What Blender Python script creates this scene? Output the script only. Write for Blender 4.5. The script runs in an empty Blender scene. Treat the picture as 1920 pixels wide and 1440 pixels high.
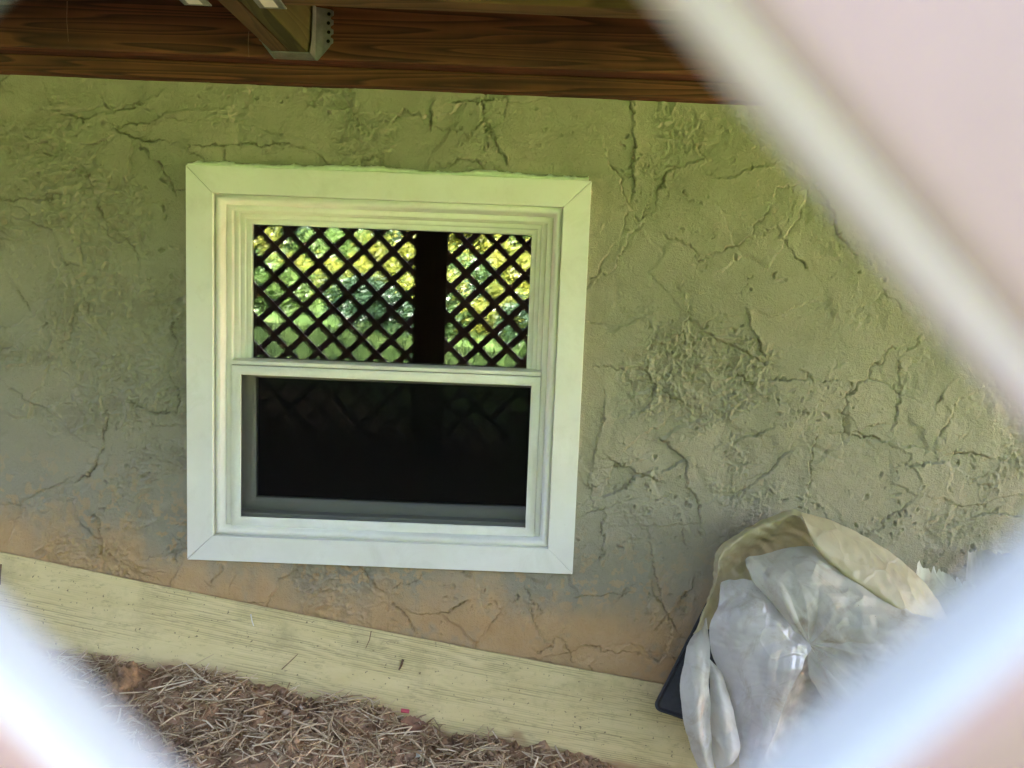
import bpy, bmesh, math
import numpy as np
from mathutils import Vector, Matrix

R_ = math.radians
scene = bpy.context.scene
col = scene.collection

# ------------------------------------------------------------------ camera
cam_d = bpy.data.cameras.new('camera'); cam = bpy.data.objects.new('camera', cam_d); col.objects.link(cam)
CAM = Vector((0.26729, -1.58867, 0.14725))
right = Vector((0.999234, -0.039022, -0.002816)); up = Vector((0.001053, 0.098772, -0.995109)) * -1
back = Vector((0.03911, 0.994345, 0.098738)) * -1
CROT = [[0.999234, -0.039022, -0.002816], [0.001053, 0.098772, -0.995109], [0.03911, 0.994345, 0.098738]]
Mr = Matrix(((CROT[0][0], CROT[0][1], CROT[0][2]), (CROT[1][0], CROT[1][1], CROT[1][2]), (CROT[2][0], CROT[2][1], CROT[2][2])))
cam.matrix_world = Matrix.Translation(CAM) @ Mr.to_4x4()
cam_d.sensor_fit = 'HORIZONTAL'; cam_d.sensor_width = 36.0; cam_d.lens = 36.0 * 1392 / 1920
cam_d.clip_start = 0.003; cam_d.clip_end = 400
cam_d.dof.use_dof = True; cam_d.dof.focus_distance = 1.60; cam_d.dof.aperture_fstop = 8.5
scene.camera = cam

# ------------------------------------------------------------------ light
SUN_EL, SUN_AZ = R_(50), R_(22)          # sun stands over the house, a little to the right
w = bpy.data.worlds.new('World'); scene.world = w; w.use_nodes = True
nt = w.node_tree; bg = nt.nodes['Background']
sky = nt.nodes.new('ShaderNodeTexSky'); sky.sky_type = 'NISHITA'; sky.sun_disc = False
sky.sun_elevation = SUN_EL; sky.sun_rotation = SUN_AZ
sky.air_density = 0.45; sky.dust_density = 8.0; sky.ozone_density = 0.0
nt.links.new(sky.outputs[0], bg.inputs[0]); bg.inputs[1].default_value = 0.15
sun_d = bpy.data.lights.new('sun', 'SUN'); sun_d.energy = 5.0; sun_d.angle = R_(0.53); sun_d.color = (1.0, 0.97, 0.90)
sun = bpy.data.objects.new('sun', sun_d); col.objects.link(sun)
sdir = Vector((math.sin(SUN_AZ) * math.cos(SUN_EL), math.cos(SUN_AZ) * math.cos(SUN_EL), math.sin(SUN_EL)))
sun.rotation_euler = sdir.to_track_quat('Z', 'Y').to_euler(); sun.location = sdir * 30
vs = scene.view_settings; vs.view_transform = 'Standard'; vs.look = 'None'; vs.gamma = 1.0; vs.use_curve_mapping = False
vs.exposure = 5.4
cy = scene.cycles
cy.use_denoising = True; cy.max_bounces = 10; cy.diffuse_bounces = 5; cy.glossy_bounces = 5; cy.transmission_bounces = 6
cy.transparent_max_bounces = 12; cy.caustics_reflective = False; cy.caustics_refractive = False
cy.sample_clamp_indirect = 6.0

# ------------------------------------------------------------------ helpers
def tag(o, label=None, cat=None, group=None, kind=None):
    if label: o['label'] = label
    if cat: o['category'] = cat
    if group: o['group'] = group
    if kind: o['kind'] = kind
    return o

def empty(name, loc=(0, 0, 0), rot=(0, 0, 0)):
    o = bpy.data.objects.new(name, None); o.empty_display_size = 0.05
    o.location = loc; o.rotation_euler = rot; col.objects.link(o); return o

def link(name, me, mat=None, parent=None, smooth=False):
    if mat is not None and len(me.materials) == 0: me.materials.append(mat)
    o = bpy.data.objects.new(name, me); col.objects.link(o)
    if parent is not None: o.parent = parent
    if smooth: me.polygons.foreach_set('use_smooth', [True] * len(me.polygons))
    return o

def mesh_np(name, V, F, smooth=False, attrs=None):
    V = np.asarray(V, np.float32); F = np.asarray(F, np.int32); n = F.shape[1]
    me = bpy.data.meshes.new(name)
    me.vertices.add(len(V)); me.vertices.foreach_set('co', V.ravel())
    me.loops.add(F.size); me.loops.foreach_set('vertex_index', F.ravel())
    me.polygons.add(len(F)); me.polygons.foreach_set('loop_start', np.arange(0, F.size, n, dtype=np.int32))
    me.polygons.foreach_set('loop_total', np.full(len(F), n, np.int32))
    if smooth: me.polygons.foreach_set('use_smooth', np.ones(len(F), bool))
    for k, a in (attrs or {}).items():
        at = me.attributes.new(k, 'FLOAT', 'POINT'); at.data.foreach_set('value', np.asarray(a, np.float32))
    me.update(calc_edges=True); return me

def grid_faces(nr, nc):
    i = np.arange(nr - 1)[:, None] * nc + np.arange(nc - 1)[None]
    return np.stack([i, i + 1, i + nc + 1, i + nc], -1).reshape(-1, 4)

def bm_obj(name, bm, mat, parent=None, bevel=0.0, seg=2, smooth=False):
    if bevel > 0:
        bmesh.ops.bevel(bm, geom=[e for e in bm.edges], offset=bevel, segments=seg, affect='EDGES', profile=0.6)
    bmesh.ops.recalc_face_normals(bm, faces=bm.faces)
    me = bpy.data.meshes.new(name); bm.to_mesh(me); bm.free()
    return link(name, me, mat, parent, smooth)

def box_bm(x0, x1, y0, y1, z0, z1, bm=None):
    bm = bm or bmesh.new()
    v = [bm.verts.new(p) for p in ((x0, y0, z0), (x1, y0, z0), (x1, y1, z0), (x0, y1, z0), (x0, y0, z1), (x1, y0, z1), (x1, y1, z1), (x0, y1, z1))]
    for f in ((0, 3, 2, 1), (4, 5, 6, 7), (0, 1, 5, 4), (1, 2, 6, 5), (2, 3, 7, 6), (3, 0, 4, 7)): bm.faces.new([v[i] for i in f])
    return bm

def box(name, x0, x1, y0, y1, z0, z1, mat, parent=None, bevel=0.002):
    return bm_obj(name, box_bm(x0, x1, y0, y1, z0, z1), mat, parent, bevel)

def prism(poly, h0, h1, axis='y', bm=None):
    """polygon in two axes extruded along the third"""
    bm = bm or bmesh.new()
    def P(a, b, h): return (a, h, b) if axis == 'y' else ((a, b, h) if axis == 'z' else (h, a, b))
    A = [bm.verts.new(P(a, b, h0)) for a, b in poly]; B = [bm.verts.new(P(a, b, h1)) for a, b in poly]
    bm.faces.new(A); bm.faces.new(B[::-1]); n = len(poly)
    for i in range(n): bm.faces.new((A[i], B[i], B[(i + 1) % n], A[(i + 1) % n]))
    return bm

# value noise ----------------------------------------------------------------
_tab = np.random.RandomState(7).rand(65536).astype(np.float32)
def _h(i, j, s): return _tab[((i * 7919) ^ (j * 104729) ^ (s * 15731 + i * j * 31)) & 65535]
def noise(x, y, s=0):
    xi = np.floor(x).astype(np.int64); yi = np.floor(y).astype(np.int64); u = x - xi; v = y - yi
    u = u * u * u * (u * (u * 6 - 15) + 10); v = v * v * v * (v * (v * 6 - 15) + 10)
    a = _h(xi, yi, s); b = _h(xi + 1, yi, s); c = _h(xi, yi + 1, s); d = _h(xi + 1, yi + 1, s)
    return (a + (b - a) * u) * (1 - v) + (c + (d - c) * u) * v - 0.5
def fbm(x, y, o=4, s=0, g=0.5):
    r = 0; a = 1.0
    for k in range(o): r = r + a * noise(x * 2 ** k + 13.7 * k, y * 2 ** k - 5.1 * k, s + k); a *= g
    return r
def sstep(a, b, x):
    t = np.clip((x - a) / (b - a), 0, 1); return t * t * (3 - 2 * t)

# ------------------------------------------------------------------ materials
class NT:
    def __init__(s, name):
        s.m = bpy.data.materials.new(name); s.m.use_nodes = True; s.t = s.m.node_tree
        s.b = s.t.nodes['Principled BSDF']; s.out = s.t.nodes['Material Output']
    def n(s, typ, **kw):
        x = s.t.nodes.new('ShaderNode' + typ)
        for k, v in kw.items(): setattr(x, k, v)
        return x
    def l(s, a, b): s.t.links.new(a, b)
    def coord(s, scale=(1, 1, 1), kind='Object', rot=(0, 0, 0)):
        tc = s.n('TexCoord'); mp = s.n('Mapping'); mp.inputs['Scale'].default_value = scale; mp.inputs['Rotation'].default_value = rot
        s.l(tc.outputs[kind], mp.inputs[0]); return mp.outputs[0]
    def noise(s, vec, scale, detail=4, rough=0.55, dist=0.0):
        x = s.n('TexNoise'); x.inputs['Scale'].default_value = scale; x.inputs['Detail'].default_value = detail
        x.inputs['Roughness'].default_value = rough; x.inputs['Distortion'].default_value = dist
        if vec is not None: s.l(vec, x.inputs['Vector'])
        return x.outputs['Fac']
    def ramp(s, fac, stops):
        r = s.n('ValToRGB'); e = r.color_ramp.elements
        while len(e) < len(stops): e.new(0.5)
        for i, (p, c) in enumerate(stops):
            e[i].position = p; e[i].color = (*c, 1) if not isinstance(c, (int, float)) else (c, c, c, 1)
        s.l(fac, r.inputs[0]); return r.outputs[0]
    def mix(s, fac, a, b, blend='MIX'):
        x = s.n('Mix', data_type='RGBA', blend_type=blend)
        for sock, v in ((x.inputs[0], fac), (x.inputs[6], a), (x.inputs[7], b)):
            if isinstance(v, (int, float)): sock.default_value = v
            elif isinstance(v, tuple): sock.default_value = (*v, 1)
            else: s.l(v, sock)
        return x.outputs[2]
    def math(s, op, a, b=None):
        x = s.n('Math', operation=op)
        for sock, v in zip(x.inputs, (a, b)):
            if v is None: continue
            if isinstance(v, (int, float)): sock.default_value = v
            else: s.l(v, sock)
        return x.outputs[0]
    def attr(s, name): return s.n('Attribute', attribute_name=name).outputs['Fac']
    def bump(s, h, strength=0.3, dist=0.002):
        x = s.n('Bump'); x.inputs['Strength'].default_value = strength; x.inputs['Distance'].default_value = dist
        s.l(h, x.inputs['Height']); s.l(x.outputs[0], s.b.inputs['Normal']); return x
    def set(s, base=None, rough=None, metal=None, spec=None):
        for k, v in (('Base Color', base), ('Roughness', rough), ('Metallic', metal), ('Specular IOR Level', spec)):
            if v is None: continue
            if isinstance(v, tuple): s.b.inputs[k].default_value = (*v, 1)
            elif isinstance(v, (int, float)): s.b.inputs[k].default_value = v
            else: s.l(v, s.b.inputs[k])
        return s

def m_stucco():
    s = NT('stucco'); v = s.coord(); d = s.attr('dirt'); clay = s.attr('clay'); grey = s.attr('grey')
    c = s.ramp(s.noise(v, 5, 6, 0.6), [(0.3, (0.30, 0.288, 0.213)), (0.7, (0.355, 0.335, 0.255))])
    c = s.mix(s.math('MULTIPLY', grey, 0.75), c, (0.30, 0.272, 0.215))
    sm = s.ramp(s.noise(v, 3.2, 6, 0.68, 0.4), [(0.46, 0.0), (0.72, 0.22)]); c = s.mix(sm, c, (0.19, 0.18, 0.11))
    lt = s.ramp(s.noise(v, 8, 5, 0.7, 0.8), [(0.55, 0.0), (0.72, 0.35)]); c = s.mix(lt, c, (0.43, 0.385, 0.29))
    mo = s.ramp(s.noise(v, 22, 5, 0.75), [(0.52, 0.0), (0.75, 0.28)]); c = s.mix(mo, c, (0.20, 0.195, 0.125))
    cl = s.ramp(s.noise(v, 9, 5, 0.65), [(0.3, (0.46, 0.29, 0.14)), (0.7, (0.52, 0.36, 0.20))])
    c = s.mix(clay, c, cl)
    sp = s.ramp(s.noise(v, 60, 3, 0.7), [(0.62, 0.0), (0.75, 1.0)])
    c = s.mix(s.math('MULTIPLY', sp, 0.18), c, (0.2, 0.17, 0.13))
    c = s.mix(s.math('MULTIPLY', d, 0.75), c, (0.075, 0.055, 0.03))
    s.set(c, 0.92, 0, 0.2)
    g = s.math('ADD', s.noise(v, 330, 3, 0.65), s.math('MULTIPLY', s.noise(v, 110, 4, 0.65), 1.2))
    s.bump(g, 0.8, 0.0026); return s.m

def m_wood(name, dark, light, scale=1.0, rough=0.75, axis=(1.2, 14, 14), freq=16):
    s = NT(name); v = s.coord(axis); n = s.n('TexNoise'); n.inputs['Scale'].default_value = 1.1 * scale; n.inputs['Detail'].default_value = 2
    s.l(v, n.inputs['Vector'])
    rings = s.math('FRACT', s.math('MULTIPLY', n.outputs['Fac'], freq))
    rings = s.ramp(rings, [(0.0, 0.0), (0.55, 0.55), (0.88, 1.0), (1.0, 0.1)])
    f = s.noise(s.coord((axis[0] * 2, axis[1] * 12, axis[2] * 12)), 3, 4, 0.7)
    fac = s.math('ADD', s.math('MULTIPLY', rings, 0.65), s.math('MULTIPLY', f, 0.45))
    c = s.ramp(fac, [(0.15, light), (0.95, dark)])
    blot = s.noise(s.coord(), 4, 4, 0.6)
    c = s.mix(s.ramp(blot, [(0.45, 0.0), (0.75, 0.5)]), c, tuple(x * 0.45 for x in dark))
    s.set(c, rough, 0, 0.3); s.bump(fac, 0.35, 0.0012); return s.m

def m_vinyl():
    s = NT('white_vinyl'); v = s.coord()
    c = s.ramp(s.noise(v, 6, 5, 0.6), [(0.35, (0.76, 0.75, 0.70)), (0.7, (0.83, 0.83, 0.80))])
    c = s.mix(s.ramp(s.noise(v, 11, 6, 0.75, 0.6), [(0.5, 0.0), (0.8, 0.30)]), c, (0.46, 0.44, 0.34))
    c = s.mix(s.ramp(s.noise(v, 260, 2, 0.5), [(0.74, 0.0), (0.80, 0.5)]), c, (0.25, 0.2, 0.13))
    s.set(c, s.ramp(s.noise(v, 30, 3), [(0.3, 0.32), (0.7, 0.45)]), 0, 0.4)
    s.bump(s.noise(v, 18, 3, 0.5), 0.05, 0.002); return s.m

def simple(name, c, rough=0.6, metal=0.0, var=0.25, sc=40, bump=0.2, spec=0.4):
    s = NT(name); v = s.coord(); n = s.noise(v, sc, 4, 0.6)
    col_ = s.ramp(n, [(0.3, tuple(x * (1 - var) for x in c)), (0.7, tuple(min(1, x * (1 + var)) for x in c))])
    s.set(col_, rough, metal, spec); s.bump(n, bump, 0.001); return s.m

def m_glass(name, refl=0.13):
    s = NT(name); s.t.nodes.remove(s.b)
    tr = s.n('BsdfTransparent'); tr.inputs[0].default_value = (0.86, 0.92, 0.88, 1)
    gl = s.n('BsdfGlossy'); gl.inputs['Roughness'].default_value = 0.0; gl.inputs['Color'].default_value = (0.97, 1.0, 0.97, 1)
    lw = s.n('LayerWeight'); lw.inputs[0].default_value = 0.35
    f = s.math('ADD', s.math('MULTIPLY', lw.outputs['Fresnel'], 0.5), refl)
    mx = s.n('MixShader'); s.l(f, mx.inputs[0]); s.l(tr.outputs[0], mx.inputs[1]); s.l(gl.outputs[0], mx.inputs[2])
    s.l(mx.outputs[0], s.out.inputs[0]); return s.m

def m_screen():
    s = NT('insect_screen_mesh'); s.t.nodes.remove(s.b)
    tr = s.n('BsdfTransparent'); df = s.n('BsdfDiffuse'); df.inputs[0].default_value = (0.010, 0.010, 0.010, 1)
    v = s.coord((1, 1, 1)); sx = s.n('SeparateXYZ'); s.l(v, sx.inputs[0])
    def wires(a):  # 1.25 mm weave
        return s.math('GREATER_THAN', s.math('SINE', s.math('MULTIPLY', a, 2 * math.pi / 0.00125)), 0.25)
    f = s.math('MAXIMUM', wires(sx.outputs['X']), wires(sx.outputs['Z']))
    f = s.math('ADD', s.math('MULTIPLY', f, 0.5), 0.2)
    mx = s.n('MixShader'); s.l(f, mx.inputs[0]); s.l(tr.outputs[0], mx.inputs[1]); s.l(df.outputs[0], mx.inputs[2])
    s.l(mx.outputs[0], s.out.inputs[0]); return s.m

def m_film(name, c, alpha=0.12, rough=0.35):
    s = NT(name); s.t.nodes.remove(s.b); v = s.coord()
    n = s.noise(v, 7, 5, 0.6)
    col_ = s.ramp(n, [(0.35, tuple(x * 0.82 for x in c)), (0.65, c)])
    sm = s.ramp(s.noise(v, 14, 6, 0.7, 1.0), [(0.52, 0.0), (0.72, 0.6)])
    col_ = s.mix(sm, col_, (0.34, 0.27, 0.17))
    spk = s.ramp(s.noise(v, 230, 2, 0.5), [(0.72, 0.0), (0.76, 1.0)])
    msk = s.ramp(s.noise(v, 11, 2, 0.5), [(0.55, 0.0), (0.62, 1.0)])
    col_ = s.mix(s.math('MULTIPLY', spk, msk), col_, (0.05, 0.035, 0.02))
    df = s.n('BsdfDiffuse'); tl = s.n('BsdfTranslucent'); gl = s.n('BsdfGlossy'); tr = s.n('BsdfTransparent')
    gl.inputs['Roughness'].default_value = rough; s.l(col_, df.inputs[0]); s.l(col_, tl.inputs[0])
    bp = s.n('Bump'); bp.inputs['Strength'].default_value = 0.35; bp.inputs['Distance'].default_value = 0.004
    vo = s.n('TexVoronoi', feature='DISTANCE_TO_EDGE'); vo.inputs['Scale'].default_value = 15
    wv = s.n('VectorMath', operation='ADD'); wn = s.n('TexNoise'); wn.inputs['Scale'].default_value = 9; s.l(v, wn.inputs['Vector'])
    ws = s.n('VectorMath', operation='SCALE'); ws.inputs['Scale'].default_value = 0.10; s.l(wn.outputs['Color'], ws.inputs[0]); s.l(v, wv.inputs[0]); s.l(ws.outputs[0], wv.inputs[1]); s.l(wv.outputs[0], vo.inputs['Vector'])
    fold = s.ramp(vo.outputs['Distance'], [(0.0, 1.0), (0.07, 0.25), (0.3, 0.0)])
    s.l(s.math('ADD', s.math('MULTIPLY', fold, s.noise(v, 5, 2)), s.math('MULTIPLY', s.noise(v, 40, 4, 0.55, 1.0), 0.5)), bp.inputs['Height'])
    for x in (df, tl, gl): s.l(bp.outputs[0], x.inputs['Normal'])
    a = s.n('MixShader'); a.inputs[0].default_value = 0.30; s.l(df.outputs[0], a.inputs[1]); s.l(tl.outputs[0], a.inputs[2])
    b = s.n('MixShader'); b.inputs[0].default_value = alpha; s.l(a.outputs[0], b.inputs[1]); s.l(tr.outputs[0], b.inputs[2])
    lw = s.n('LayerWeight'); lw.inputs[0].default_value = 0.42
    e = s.n('MixShader'); s.l(s.math('ADD', s.math('MULTIPLY', lw.outputs['Fresnel'], 0.07), 0.022), e.inputs[0]); s.l(b.outputs[0], e.inputs[1]); s.l(gl.outputs[0], e.inputs[2])
    s.l(e.outputs[0], s.out.inputs[0]); return s.m

def m_leaf(name, c1, c2, trans=0.35):
    s = NT(name); s.t.nodes.remove(s.b)
    t = s.attr('tint'); col_ = s.ramp(t, [(0.0, c1), (1.0, c2)])
    df = s.n('BsdfDiffuse'); tl = s.n('BsdfTranslucent'); gl = s.n('BsdfGlossy'); gl.inputs['Roughness'].default_value = 0.4
    s.l(col_, df.inputs[0]); s.l(s.mix(0.5, col_, (0.13, 0.24, 0.06)), tl.inputs[0])
    a = s.n('MixShader'); a.inputs[0].default_value = trans; s.l(df.outputs[0], a.inputs[1]); s.l(tl.outputs[0], a.inputs[2])
    b = s.n('MixShader'); b.inputs[0].default_value = 0.05; s.l(a.outputs[0], b.inputs[1]); s.l(gl.outputs[0], b.inputs[2])
    s.l(b.outputs[0], s.out.inputs[0]); return s.m

def m_tint(name, stops, rough=0.9):
    s = NT(name); t = s.attr('tint'); v = s.coord()
    c = s.mix(s.math('MULTIPLY', s.noise(v, 150, 3, 0.6), 0.4), s.ramp(t, stops), (0.16, 0.11, 0.07))
    s.set(c, rough, 0, 0.2); return s.m

def m_soil():
    s = NT('soil'); v = s.coord()
    c = s.ramp(s.noise(v, 22, 6, 0.7), [(0.3, (0.24, 0.145, 0.095)), (0.55, (0.42, 0.27, 0.17)), (0.75, (0.52, 0.35, 0.23))])
    cl = s.ramp(s.noise(v, 7, 4, 0.6), [(0.5, 0.0), (0.68, 0.8)])
    c = s.mix(cl, c, (0.34, 0.185, 0.085))
    lawn = s.attr('lawn'); g = s.ramp(s.noise(v, 2.2, 6, 0.75), [(0.3, (0.025, 0.06, 0.015)), (0.5, (0.075, 0.13, 0.03)), (0.66, (0.135, 0.18, 0.06))])
    c = s.mix(lawn, c, g); s.set(c, 0.95, 0, 0.15)
    s.bump(s.noise(v, 160, 5, 0.7), 0.8, 0.004); return s.m

def m_plank():
    s = NT('wood_grain_board'); g = s.attr('grain')
    v = s.coord()
    c = s.ramp(s.noise(s.coord((2, 6, 6)), 4, 5, 0.6), [(0.3, (0.59, 0.48, 0.235)), (0.7, (0.66, 0.55, 0.29))])
    c = s.mix(s.math('MULTIPLY', g, 0.62), c, (0.19, 0.15, 0.065))
    st = s.ramp(s.noise(v, 7, 6, 0.75), [(0.5, 0.0), (0.75, 0.6)]); c = s.mix(st, c, (0.29, 0.245, 0.125))
    sd = s.ramp(s.noise(s.coord((1, 3, 3)), 30, 5, 0.75), [(0.56, 0.0), (0.72, 0.55)]); c = s.mix(sd, c, (0.22, 0.18, 0.09))
    ed = s.attr('mud'); c = s.mix(ed, c, (0.33, 0.2, 0.10))
    sp = s.ramp(s.noise(v, 130, 2, 0.6), [(0.67, 0.0), (0.73, 0.8)]); c = s.mix(sp, c, (0.10, 0.075, 0.05))
    s.set(c, 0.8, 0, 0.3); s.bump(s.noise(v, 300, 3), 0.2, 0.001); return s.m

M = dict(
    stucco=m_stucco(), vinyl=m_vinyl(), glass=m_glass('window_glass', 0.09), glass2=m_glass('inner_glass', 0.035), glass3=m_glass('dim_glass', 0.009), screen=m_screen(),
    ledger=m_wood('stained_ledger_wood', (0.028, 0.010, 0.004), (0.165, 0.056, 0.024), axis=(0.5, 13, 13), freq=22),
    joist=m_wood('treated_joist_wood', (0.050, 0.027, 0.011), (0.110, 0.063, 0.027), axis=(11, 1.0, 11), freq=14),
    joist2=m_wood('mossy_joist_wood', (0.036, 0.030, 0.008), (0.080, 0.068, 0.020), axis=(11, 1.0, 11), freq=14),
    block=m_wood('blocking_wood', (0.055, 0.028, 0.010), (0.135, 0.075, 0.030), axis=(1.0, 11, 11), freq=16),
    deck=m_wood('deck_board_wood', (0.05, 0.03, 0.016), (0.13, 0.085, 0.045), axis=(1.0, 10, 10), freq=12),
    post=m_wood('post_wood', (0.03, 0.02, 0.012), (0.09, 0.06, 0.035), axis=(11, 11, 1.0), freq=12),
    steel=simple('galvanized_steel', (0.27, 0.28, 0.275), 0.45, 0.75, 0.2, 60, 0.1), paper=simple('white_paper', (0.75, 0.73, 0.68), 0.8, 0, 0.06, 30, 0.2),
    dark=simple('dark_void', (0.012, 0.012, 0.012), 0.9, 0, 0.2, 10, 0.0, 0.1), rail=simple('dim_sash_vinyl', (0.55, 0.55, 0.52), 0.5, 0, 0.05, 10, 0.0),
    lattice=simple('lattice_face_stain', (0.205, 0.122, 0.124), 0.5, 0, 0.2, 18, 0.2, 0.4), edge=simple('shaded_slat_edge', (0.255, 0.27, 0.28), 0.45, 0, 0.12, 18, 0.15, 0.4), lit_edge=simple('lit_slat_edge', (0.80, 0.63, 0.78), 0.45, 0, 0.05, 18, 0.15, 0.4),  # slat edge colours carry the light: one shaded copy, one lit
    rubber=simple('black_rubber', (0.016, 0.018, 0.024), 0.6, 0, 0.3, 120, 0.4, 0.4), caulk=simple('white_caulk', (0.82, 0.82, 0.74), 0.7, 0, 0.08, 80, 0.3),
    unseen_siding=simple('unseen_house_siding', (0.42, 0.37, 0.30), 0.8), soil=m_soil(), plank=m_plank(),
    film=m_film('milky_plastic_film', (0.60, 0.585, 0.52), 0.16, 0.5), hood=m_film('green_lit_film', (0.46, 0.415, 0.25), 0.10, 0.55), pane=m_film('clear_grey_film', (0.58, 0.565, 0.56), 0.18, 0.30),  # hood film is tinted with the yellow-green light falling on it
    pocket=simple('bag_contents_grey', (0.40, 0.39, 0.37), 0.55, 0, 0.3, 20, 0.4),
    straw=m_tint('straw', [(0.0, (0.22, 0.14, 0.085)), (0.3, (0.46, 0.33, 0.20)), (0.65, (0.70, 0.54, 0.35)), (1.0, (0.85, 0.74, 0.56))]),
    crumb=m_tint('soil_crumb', [(0.0, (0.14, 0.085, 0.055)), (0.5, (0.36, 0.23, 0.14)), (0.9, (0.50, 0.32, 0.18)), (1.0, (0.72, 0.64, 0.54))]),
    clod=simple('clay_clod', (0.24, 0.145, 0.078), 0.95, 0, 0.6, 55, 1.0), scrap=simple('grey_scrap', (0.32, 0.30, 0.26), 0.7, 0, 0.2, 20, 0.3), leafdry=simple('dry_leaf', (0.20, 0.105, 0.065), 0.75, 0, 0.35, 50, 0.5),
    twig=simple('twig_bark', (0.13, 0.075, 0.04), 0.85, 0, 0.4, 60, 0.5), pink=simple('pink_plastic', (0.50, 0.09, 0.13), 0.5), chip=simple('white_chip', (0.7, 0.66, 0.6), 0.8),
    bark=simple('tree_bark', (0.10, 0.075, 0.055), 0.9, 0, 0.4, 12, 0.8),
    leaf_a=m_leaf('bright_leaf', (0.045, 0.10, 0.02), (0.14, 0.21, 0.05)), leaf_b=m_leaf('deep_leaf', (0.010, 0.028, 0.014), (0.035, 0.075, 0.035), 0.2), leaf_y=m_leaf('yellow_leaf', (0.10, 0.13, 0.015), (0.30, 0.28, 0.04), 0.4),
    leaf_c=m_leaf('mid_leaf', (0.03, 0.07, 0.018), (0.09, 0.15, 0.05)), grass=m_leaf('grass_blade', (0.05, 0.11, 0.025), (0.145, 0.21, 0.07)),
)
CRACKS = [[(-0.712,0.567),(-0.707,0.541),(-0.696,0.525),(-0.669,0.515),(-0.63,0.511),(-0.575,0.519),(-0.547,0.528),(-0.514,0.543),(-0.48,0.571)],[(-0.793,0.44),(-0.737,0.453),(-0.681,0.458),(-0.615,0.456),(-0.587,0.468)],[(-0.587,0.468),(-0.604,0.437),(-0.632,0.414),(-0.677,0.396)],[(-0.57,0.492),(-0.536,0.477),(-0.509,0.471),(-0.481,0.517),(-0.469,0.534)],[(-0.509,0.471),(-0.448,0.465),(-0.42,0.463),(-0.37,0.462),(-0.281,0.469),(-0.214,0.468),(-0.148,0.462),(-0.092,0.457),(-0.036,0.453),(-0.014,0.443),(0.02,0.428)],[(-0.42,0.463),(-0.403,0.445),(-0.387,0.429)],[(-0.514,0.456),(-0.476,0.42),(-0.454,0.383),(-0.432,0.334),(-0.424,0.312)],[(-0.632,0.398),(-0.627,0.376),(-0.611,0.344),(-0.595,0.295),(-0.578,0.284),(-0.556,0.268),(-0.534,0.241),(-0.526,0.214)],[(-0.818,0.336),(-0.768,0.315),(-0.752,0.3),(-0.713,0.279),(-0.691,0.252),(-0.669,0.203),(-0.653,0.17)],[(-0.642,0.142),(-0.626,0.103),(-0.621,0.069)],[(-0.511,0.186),(-0.484,0.143),(-0.467,0.098)],[(-0.456,0.093),(-0.452,0.03)],[(-0.462,-0.016),(-0.442,-0.073),(-0.445,-0.108),(-0.485,-0.104),(-0.531,-0.094),(-0.549,-0.083)],[(-0.595,-0.102),(-0.614,-0.197),(-0.625,-0.221),(-0.661,-0.263)],[(-0.596,-0.196),(-0.589,-0.255)],[(-0.149,0.573),(-0.093,0.543),(-0.048,0.512),(-0.004,0.52),(0.028,0.548),(0.073,0.533),(0.107,0.513),(0.129,0.519),(0.163,0.504),(0.218,0.501),(0.225,0.474),(0.243,0.448)],[(0.503,0.582),(0.504,0.512),(0.507,0.415)],[(0.086,0.563),(0.084,0.528)],[(0.192,0.57),(0.19,0.527)],[(0.138,0.573),(0.188,0.57),(0.232,0.586)],[(0.59,0.521),(0.629,0.512),(0.651,0.486),(0.65,0.447),(0.69,0.438),(0.734,0.451),(0.766,0.468),(0.793,0.475)],[(0.632,0.474),(0.578,0.445),(0.563,0.411),(0.554,0.372)],[(0.47,-0.06),(0.456,-0.131),(0.452,-0.214),(0.459,-0.273),(0.481,-0.284),(0.484,-0.38)],[(0.687,0.143),(0.644,0.096),(0.587,0.094)],[(0.832,0.021),(0.89,0.023),(0.97,0.023)],[(1.104,0.068),(1.11,-0.001),(1.099,-0.071)],[(0.933,-0.095),(0.922,-0.171),(0.925,-0.254)],[(0.626,0.208),(0.641,0.153),(0.639,0.134)],[(0.979,-0.087),(1.061,-0.096),(1.133,-0.128),(1.154,-0.168)],[(0.583,-0.328),(0.599,-0.399),(0.621,-0.472),(0.635,-0.514),(0.646,-0.544),(0.64,-0.594),(0.617,-0.617),(0.598,-0.602)],[(0.635,-0.514),(0.668,-0.47),(0.689,-0.432)],[(-0.616,-0.357),(-0.611,-0.435)],[(-0.452,-0.381),(-0.429,-0.428),(-0.453,-0.465),(-0.465,-0.49)],[(-0.356,-0.437),(-0.365,-0.468)],[(0.319,-0.465),(0.34,-0.532),(0.365,-0.568),(0.414,-0.597),(0.433,-0.621)],[(0.031,-0.507),(0.056,-0.543),(0.074,-0.579)],[(0.079,-0.53),(0.15,-0.527),(0.185,-0.501)],[(0.455,-0.589),(0.521,-0.601),(0.587,-0.606)],[(0.338,-0.495),(0.362,-0.512),(0.34,-0.538)],[(0.765,0.158),(0.792,0.102),(0.811,0.08)],[(0.453,0.031),(0.545,0.035),(0.581,0.002),(0.567,-0.045)],[(0.557,0.417),(0.528,0.338),(0.476,0.247),(0.444,0.213)],[(0.821,0.328),(0.846,0.295),(0.882,0.263)],[(0.678,0.278),(0.754,0.314),(0.809,0.338)],[(0.787,0.01),(0.752,0.026),(0.716,0.042),(0.702,0.087)],[(-0.723,0.099),(-0.712,0.043),(-0.719,-0.003)],[(0.141,0.493),(0.19,0.527),(0.225,0.485)],[(-0.034,-0.209),(-0.033,-0.209)]]
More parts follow.
